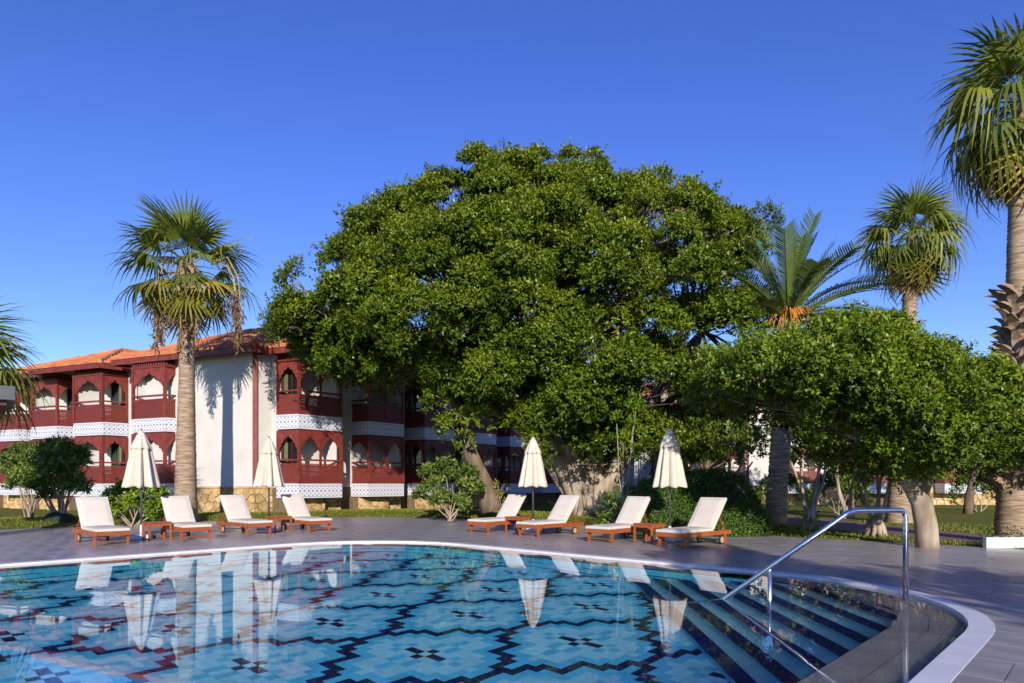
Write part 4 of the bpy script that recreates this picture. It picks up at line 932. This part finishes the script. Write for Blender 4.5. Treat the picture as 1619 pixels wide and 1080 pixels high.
def make_parasol():
    t = thing('parasol', (0, 0, 0), 'x', 'parasol', 'closed cream parasols beside the side tables'); HT = 2.57
    bs = MB().box((0, 0, .055), (.46, .46, .11)).build('base', M['plastic'], t, bevel=.03, seg=3); MB().tube([(0, 0, .10), (0, 0, .34)], [.038, .036], n=14).build('sleeve', M['plastic'], bs, smooth=True)
    for s in (-1, 1): MB().tube([(.24, s * .17, .045), (.27, s * .17, .045)], [.045, .045], n=14).build('wheel', M['rubber'], bs)
    MB().tube([(0, 0, .3), (0, 0, 2.5)], [.024, .024], n=12).build('pole', M['pole'], t, smooth=True)
    def fold(z_r, k0, depth, seed, name):
        rg_ = random.Random(seed); s = MB(); nth = 96; am = [rg_.uniform(.75, 1.2) for _ in range(8)]; ph = rg_.uniform(0, 6)
        for zi, (z, r, dp) in enumerate(z_r):
            for k in range(nth):
                th = 2 * math.pi * k / nth; lobe = int((th / (2 * math.pi)) * 8) % 8; c = math.cos(8 * th); sag = (.5 + .5 * c)
                rr = r * (1 - dp * am[lobe] * (1 - sag ** .6)); zz = z + (-.035 * sag * am[lobe] if zi == 0 else 0) ; tw = th + .10 * dp * math.sin(th * 3 + ph) + .05 * math.sin(8 * th + 1.4) * dp
                s.v.append((math.cos(tw) * rr, math.sin(tw) * rr, zz))
        for i in range(len(z_r) - 1):
            for k in range(nth): s.f.append((i * nth + k, i * nth + (k + 1) % nth, (i + 1) * nth + (k + 1) % nth, (i + 1) * nth + k))
        o = s.build(name, M['canvas'], t, smooth=True); m = o.modifiers.new('thick', 'SOLIDIFY'); m.thickness = .006; return o
    fold([(1.24, .41, .50), (1.27, .405, .50), (1.45, .36, .46), (1.75, .30, .40), (2.05, .235, .34), (2.20, .20, .28), (2.32, .15, .2)], 0, .3, 1, 'canopy')
    fold([(2.13, .235, .16), (2.16, .228, .16), (2.30, .165, .13), (2.45, .095, .10), (2.54, .04, .05), (2.57, .008, 0)], 0, .1, 2, 'canopy_cap')
    MB().tube([(0, 0, 2.545), (0, 0, 2.565), (0, 0, 2.59), (0, 0, 2.60)], [.012, .026, .022, .006], n=12).build('finial', M['wood'], t, smooth=True)
    for k in range(8):
        a = 2 * math.pi * k / 8; MB().tube([(math.cos(a) * .36, math.sin(a) * .36, 1.23), (math.cos(a) * .03, math.sin(a) * .03, 1.30)], [.008, .008], n=4).build('rib', M['pole'], t)
    return t
LG, TB, PS = make_lounger(), make_table(), make_parasol()
lng = [((-8.44, 13.93), 134, 'leftmost cream lounger, by the dark multi-stemmed shrub'), ((-7.29, 15.23), 135, 'second cream lounger from the left, in front of the tall palm trunk'),
       ((-6.45, 16.8), 136, 'third cream lounger from the left, before the sandstone plinth'), ((-5.23, 17.9), 137, 'fourth cream lounger from the left, right of the second parasol'),
       ((-.85, 17.45), 48, 'cream lounger in front of the leaning tree, left of the third parasol'), ((.42, 16.26), 46, 'cream lounger before the big pale trunk, right of the third parasol'),
       ((1.96, 14.63), 45, 'cream lounger left of the fourth parasol, in front of the clipped hedge'), ((3.28, 13.5), 44, 'rightmost cream lounger, right of the fourth parasol')]
for k, ((x, y), a, lb) in enumerate(lng):
    o = LG if k == 0 else copy_tree(LG); o.location = (x, y, 0); o.rotation_euler = (0, 0, R(a + (1.5, -2, 1, -1.5, 2, -1, 1.5, -2)[k])); o['label'] = lb
for k, ((x, y), a, lb) in enumerate([((-8.22, 15.3), 135, 'leftmost low wooden table, under the first parasol'), ((-6.32, 17.95), 136, 'low wooden table at the foot of the second parasol from the left'),
                  ((.16, 17.75), 47, 'low wooden table at the foot of the third parasol'), ((3.05, 14.72), 45, 'rightmost low wooden table, beside the fourth parasol')]):
    o = TB if k == 0 else copy_tree(TB); o.location = (x, y, 0); o.rotation_euler = (0, 0, R(a)); o['label'] = lb
for k, ((x, y), a, lb) in enumerate([((-8.72, 15.55), 20, 'leftmost closed cream parasol, in front of the lime green shrub'), ((-6.62, 18.0), 70, 'closed cream parasol in front of the white blank hotel wall'),
                  ((.57, 17.9), 10, 'closed cream parasol left of the big pale trunk'), ((3.58, 15.0), 50, 'rightmost closed cream parasol, in front of the clipped hedge')]):
    o = PS if k == 0 else copy_tree(PS); o.location = (x, y, 0); o.rotation_euler = (0, 0, R(a)); o['label'] = lb

# ------------------------------------------------------------------ handrail
hr = thing('pool_handrail', (4.49, 7.54, SHZ), 'bent stainless steel handrail descending into the pool on the right', 'handrail'); o_ = Vector((4.49, 7.54, SHZ))
A_, B_, C_, D_ = Vector((4.49, 7.54, SHZ)), Vector((4.49, 7.54, 1.0)), Vector((3.79, 7.40, 1.0)), Vector((2.46, 7.64, WL)); E_ = D_ + (D_ - C_) * .62
def rounded(pts, r, n=7):
    out = [pts[0]]
    for a, b, c in zip(pts, pts[1:], pts[2:]):
        d0, d1 = (a - b).normalized(), (c - b).normalized(); p, q = b + d0 * r, b + d1 * r
        for i in range(n + 1): t = i / n; out.append(p * (1 - t) ** 2 + b * 2 * t * (1 - t) + q * t * t)
    return out + [pts[-1]]
MB().tube([p - o_ for p in rounded([A_, B_, C_, E_], .09)], .029, n=16).build('rail', M['steel'], hr, smooth=True)
mp_ = C_.lerp(D_, .635); k2 = 2
while mp_.x < X0 - DX * (k2): k2 += 1
MB().tube([mp_ - o_, Vector((mp_.x, mp_.y, SHZ - .186 * k2)) - o_], .0225, n=14).build('post', M['steel'], hr, smooth=True)
MB().tube([(0, 0, 0), (0, 0, .012)], [.06, .055], n=20).build('flange', M['steel'], hr, smooth=False)

# ------------------------------------------------------------------ hedges, shrubs, young plants
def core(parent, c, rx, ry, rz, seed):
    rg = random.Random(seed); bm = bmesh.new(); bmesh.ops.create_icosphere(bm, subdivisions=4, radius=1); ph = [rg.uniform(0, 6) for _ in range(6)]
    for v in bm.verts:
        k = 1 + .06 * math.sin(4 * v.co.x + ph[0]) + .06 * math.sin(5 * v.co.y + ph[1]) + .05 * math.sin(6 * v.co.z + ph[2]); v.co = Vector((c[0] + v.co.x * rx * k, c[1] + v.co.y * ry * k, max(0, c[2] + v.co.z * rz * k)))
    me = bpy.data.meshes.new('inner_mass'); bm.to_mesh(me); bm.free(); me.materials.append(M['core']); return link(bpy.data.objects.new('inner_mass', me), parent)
def dome_hedge(base, rx, ry, h, label, seed, mat='hedge', ll=.06, dens=1500, bumps=.07):
    t = thing('clipped_hedge', base, label, 'hedge', 'clipped dome hedges by the deck'); rg = np.random.default_rng(seed)
    n = int(dens * 2.2 * math.pi * max(rx, ry) * h); d = rdir(rg, n); d[:, 2] = np.abs(d[:, 2]); pw = 2.6     # superellipsoid skin
    k = (np.abs(d[:, 0]) ** pw + np.abs(d[:, 1]) ** pw + np.abs(d[:, 2]) ** pw) ** (-1 / pw); ph = rg.uniform(0, 6, 6)
    k *= 1 + bumps * (np.sin(5 * d[:, 0] + ph[0]) * np.sin(4 * d[:, 1] + ph[1]) + .6 * np.sin(9 * d[:, 2] + ph[2]) * np.sin(8 * d[:, 0] + ph[3])) + rg.normal(0, .02, n)
    pos = d * k[:, None] * np.array([rx, ry, h]) * rg.uniform(.94, 1.02, n)[:, None]; ax = d * .5 + rdir(rg, n) * .8; ax[:, 2] += .3
    V, Q = leaves(pos, ax, d + rdir(rg, n) * .6, ll * rg.uniform(.7, 1.3, n), ll * .55 * rg.uniform(.8, 1.2, n), rg)
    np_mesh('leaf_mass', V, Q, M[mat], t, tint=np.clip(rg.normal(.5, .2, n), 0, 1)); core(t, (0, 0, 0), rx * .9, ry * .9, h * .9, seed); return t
dome_hedge((4.0, 17.4, 0), 1.12, .95, 1.32, 'rounded clipped hedge behind the fourth parasol', 61)
dome_hedge((5.35, 18.3, 0), 1.45, 1.2, 1.62, 'larger shaded clipped hedge behind the rightmost lounger', 62)
dome_hedge((5.55, 16.95, 0), 1.05, .75, .78, 'low front lobe of clipped hedge right of the rightmost lounger', 63)
dome_hedge((6.85, 16.9, 0), .38, .3, .26, 'small low yellowish cushion plant by the deck edge', 64, mat='yellow', ll=.04)
def shrub(name, base, label, cls, mat, seed, ll=.11, dens=90, stems=None, smat='bark', cat='shrub', group=None, lw=.42, sr=.03):
    t = thing(name, base, label, cat, group); foliage('foliage', t, M[mat], cls, dens, ll, seed, centre=(0, 0, .4), lw=lw, tips=8, twig_len=.2)
    rg = random.Random(seed); s = MB()
    for c, r in (cls if stems is None else []):
        a = Vector((rg.uniform(-.12, .12), rg.uniform(-.12, .12), -.03)); limb(s, rg, [a, a.lerp(Vector(c), .5) + Vector((rg.uniform(-.1, .1), 0, 0)), c], sr, .01, n=6, jit=.03)
    for pts in stems or []: limb(s, rg, pts, sr, sr * .35, n=8, jit=.03)
    s.build('stems', M[smat], t, smooth=True); return t
B = lambda y, x, z: Vector(((x - CX) * y / F, y, z))
def spots(base, Y, lst): return [(tuple(at(x, yy, Y + dy) - Vector(base)), r) for x, yy, r, dy in lst]
b = B(20.6, 95, .05); shrub('oleander', b, 'dark multi-stemmed oleander beside the leftmost lounger', spots(b, 20.6, [(70, 745, .45, 0), (95, 735, .5, -.2), (110, 765, .4, -.2), (60, 770, .38, 0), (85, 720, .38, .1), (118, 740, .4, .1), (80, 790, .3, 0), (100, 712, .3, 0), (52, 735, .3, 0), (125, 725, .28, .1), (72, 775, .36, -.2), (98, 782, .38, -.2), (118, 778, .34, -.1), (85, 755, .45, -.3), (105, 748, .45, -.3)]), 'shrub', 71, ll=.17, dens=330, lw=.26, sr=.045)
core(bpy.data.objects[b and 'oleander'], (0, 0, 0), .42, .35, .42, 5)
b = B(22.5, 48, .08); shrub('oleander', b, 'small oleander with slender stems at the far left of the lawn', spots(b, 22.5, [(40, 745, .5, 0), (55, 730, .45, .1), (25, 755, .4, 0), (60, 760, .4, -.1), (35, 720, .35, 0), (18, 735, .3, 0), (30, 775, .4, 0), (55, 780, .4, -.1), (42, 762, .5, -.2), (62, 742, .4, -.1)]), 'shrub', 72, ll=.15, dens=320, lw=.3)
b = B(19.9, 213, .02); shrub('leafy_shrub', b, 'lime green leafy shrub behind the first parasol', spots(b, 19.9, [(180, 795, .34, 0), (200, 785, .36, 0), (222, 782, .36, 0), (245, 790, .34, 0), (190, 812, .3, 0), (230, 810, .32, 0), (212, 800, .35, -.1), (170, 805, .22, 0), (255, 805, .22, 0)]), 'lime', 73, ll=.12, dens=380, lw=.6)
b = B(22.3, 712, .06); shrub('leafy_shrub', b, 'green leafy bush with pale stems left of the leaning tree', spots(b, 22.3, [(690, 775, .45, 0), (715, 765, .5, 0), (735, 780, .45, 0), (680, 755, .35, 0), (705, 745, .35, 0), (740, 755, .35, 0), (700, 795, .4, -.1), (725, 800, .35, -.1), (670, 785, .3, 0), (752, 775, .25, 0)]), 'shrub', 74, ll=.14, dens=280, lw=.45)
b = B(18.6, 992, .05); shrub('sapling', b, 'young light green sapling between the big trunk and the clipped hedge', spots(b, 18.6, [(985, 700, .3, 0), (1000, 680, .32, 0), (1010, 720, .28, 0), (975, 670, .28, 0), (1005, 650, .3, 0), (985, 735, .2, 0), (970, 800, .34, 0), (985, 815, .3, 0), (1015, 700, .22, 0), (990, 775, .2, 0), (963, 820, .25, 0)]), 'lime', 75, ll=.09, dens=150, lw=.5)
b = B(16.2, 1281, .01); shrub('young_plant', b, 'small bright green plant at the deck edge left of the handrail', spots(b, 16.2, [(1275, 835, .13, 0), (1285, 828, .14, 0), (1293, 838, .12, 0), (1268, 845, .1, 0), (1290, 820, .1, 0), (1272, 822, .1, 0)]), 'lime', 76, ll=.09, dens=130, lw=.5, sr=.008, cat='plant')
b = B(13.9, 1590, .2); shrub('low_plant', b, 'low leafy plants spilling over the white planter at the right edge', spots(b, 13.9, [(1570, 848, .12, 0), (1590, 846, .13, 0), (1610, 845, .14, 0), (1630, 845, .14, 0), (1600, 850, .12, -.2)]), 'hedge', 77, ll=.07, dens=200, lw=.5, sr=.008, cat='plant')
b = B(23.2, 795, .1); shrub('young_plant', b, 'small plant with yellow leaves at the foot of the leaning tree', spots(b, 23.2, [(783, 775, .12, 0), (790, 785, .13, 0), (795, 795, .12, 0), (788, 768, .1, 0)]), 'yellow', 78, ll=.11, dens=90, lw=.6, sr=.01, cat='plant')
for x, y0, lb, sd_ in ((1325, 27.0, 'dark round shrub on the far lawn right of the pale bare-stemmed tree', 86), (1235, 30.0, 'dark shrub in front of the far hotel wing behind the date palm trunk', 87), (1545, 30.5, 'shaded shrub in front of the far wing near the tallest palm', 88)):
    b = B(y0, x, .0); shrub('garden_shrub', b, lb, [((dx, dy, z), r) for dx, dy, z, r in ((-.7, 0, .6, .6), (0, -.2, .9, .7), (.7, 0, .65, .6), (0, 0, 1.4, .55), (-.4, .1, 1.1, .5), (.45, 0, 1.2, .5))], 'hedge', sd_, ll=.13, dens=150)
# bare-stemmed crape myrtles on the lawn
def myrtle(base, label, seed, h, stems, crown, sr, matc='ficus'):
    t = thing('crape_myrtle', base, label, 'tree', 'bare-stemmed small trees on the right lawn'); rg = random.Random(seed); s = MB(); tips = []
    for k in range(stems):
        a = rg.uniform(0, 6.28); d = Vector((math.cos(a), math.sin(a) * .7, 0)); p = [d * .06 + Vector((0, 0, -.03)), d * .10 + Vector((0, 0, .35)), d * rg.uniform(.22, .45) + Vector((0, 0, h * .6)), d * rg.uniform(.4, .9) + Vector((0, 0, h))]
        limb(s, rg, p, sr, sr * .45, n=8, jit=.04); tips.append(p[-1])
    for k in range(8):
        a = k * .785; limb(s, rg, [Vector((math.cos(a) * .05, math.sin(a) * .05, .45)), Vector((math.cos(a) * .17, math.sin(a) * .15, .22)), Vector((math.cos(a) * .24, math.sin(a) * .2, -.02))], .09, .05, n=6, jit=.03)
    s.build('stems', M['bark'], t, smooth=True); foliage('crown', t, M[matc], [(tuple(p + Vector((0, 0, .35))), .55) for p in tips] + [((rg.uniform(-.9, .9), rg.uniform(-.5, .5), h + rg.uniform(.5, 1.1)), .6) for _ in range(crown)], 55, .12, seed); return t
b = B(22.5, 1280, .01); myrtle(b, 'pale bare-stemmed tree beyond the brick path, right of the date palm trunk', 81, 2.1, 5, 5, .075)
b = B(16.4, 1385, .01); myrtle(b, 'gnarled bare-stemmed tree between the deck and the brick path', 82, 1.75, 5, 4, .06)
b = B(24.5, 1340, .01); myrtle(b, 'dark slim tree in the shade behind the gnarled one', 83, 2.3, 3, 6, .085)
b = B(21.5, 1150, .01); t = myrtle(b, 'shaded grey-leaved small tree behind the larger hedge', 84, 2.0, 4, 7, .06, 'shrub')
b = B(27, 1065, .01); t = myrtle(b, 'shaded small tree under the right side of the big ficus', 85, 2.2, 3, 8, .06)

# ------------------------------------------------------------------ path, planter, grass, canopy at the left edge
pa = MB().add([(8.1, 24.5, .024), (8.7, 21.2, .024), (9.2, 17.2, .024), (9.95, 14.4, .024), (10.6, 13.6, .024), (13.2, 14.0, .024), (11.7, 17.0, .024), (11.6, 21, .024), (11.4, 27, .024), (9.8, 32, .024), (7.6, 32, .024)], [(0, 1, 7, 8), (1, 2, 6, 7), (2, 3, 5, 6), (3, 4, 5), (0, 8, 9, 10)])
tag(pa.build('garden_path', M['path']), 'reddish brick garden path across the right lawn', kind='structure')
pt = thing('planter_wall', (9.55, 13.3, 0), 'low white planter wall at the right edge of the deck', 'planter'); MB().box((1.6, .06, .11), (3.2, .12, .22)).build('front_wall', M['white_wall'], pt, bevel=.01); MB().box((1.9, .5, .09), (2.6, .74, .17)).build('soil', M['lawn'], pt)
cp_ = at(25, 622, 13.9); zc = cp_.z
ca = thing('canopy', (cp_.x, cp_.y, 0), 'grey flat canopy edge jutting in at the left', 'canopy', rz=R(38.5))
MB().box((-2.3, 1.2, zc), (4.6, 2.4, .30)).build('roof_slab', M['grey_roof'], ca, bevel=.02)
MB().box((-2.3, 1.2, zc - .2), (4.3, 2.1, .1)).build('roof_board', M['red_dark'], ca)
for sx in (-4.2, -1.6): MB().box((sx, 1.6, zc / 2), (.12, .12, zc)).build('post', M['grey_roof'], ca)
rg = np.random.default_rng(9); n = 150000
gx = rg.uniform(-24, 16, n); gy = rg.uniform(12, 40, n); dsd = np.array([deck_sd(a, b_) for a, b_ in zip(gx, gy)])
ok = (dsd > .0) & (dsd < 9) & (rg.random(n) < np.clip(1.25 - dsd / 8, .2, 1)); px_ = CX + gx * F / gy; ok &= (px_ > -30) & (px_ < 1640)
def on_path(x, y):
    l = np.interp(y, [13.6, 14.4, 17.2, 21.2, 24.5, 32], [10.6, 9.95, 9.2, 8.7, 8.1, 7.6]); r_ = np.interp(y, [14, 17, 21, 27, 32], [13.2, 11.7, 11.6, 11.4, 9.8]); return (x > l) & (x < r_)
ok &= ~on_path(gx, gy); gx, gy = gx[ok], gy[ok]; n = len(gx); gz = np.array([lawn_z(a, b_) for a, b_ in zip(gx, gy)]); hh = rg.uniform(.03, .075, n); an = rg.uniform(0, 6.28, n); ww = rg.uniform(.006, .012, n) * 1.6
V = np.empty((n, 3, 3)); V[:, 0] = np.stack([gx - np.cos(an) * ww, gy - np.sin(an) * ww, gz - .01], 1); V[:, 1] = np.stack([gx + np.cos(an) * ww, gy + np.sin(an) * ww, gz - .01], 1); V[:, 2] = np.stack([gx + rg.normal(0, .02, n), gy + rg.normal(0, .02, n), gz + hh], 1)
tag(np_mesh('grass', V.reshape(-1, 3), np.arange(3 * n).reshape(-1, 3), M['grass'], tint=rg.random(n)), 'short grass blades on the lawn', 'grass', kind='stuff')

rg = np.random.default_rng(12); n = 420; fx, fy = rg.uniform(-10, 9.5, n), rg.uniform(8.5, 22, n)
ok = np.array([deck_sd(a, b_) < -.05 and sdf(*toPQ(a, b_), 6.3, 2.9) > .05 and rg.random() < .25 + .75 * math.exp(deck_sd(a, b_) / 1.5) for a, b_ in zip(fx, fy)]); fx, fy = fx[ok], fy[ok]; n = len(fx)
V, Q = leaves(np.stack([fx, fy, np.full(n, .006)], 1), np.stack([rg.normal(size=n), rg.normal(size=n), np.full(n, .12)], 1), np.tile([0., 0, 1], (n, 1)), rg.uniform(.05, .10, n), rg.uniform(.025, .045, n), rg)
tag(np_mesh('fallen_leaves', V, Q, M['yellow'], tint=rg.random(n)), 'scattered dry leaves fallen on the deck', 'leaves', kind='stuff')
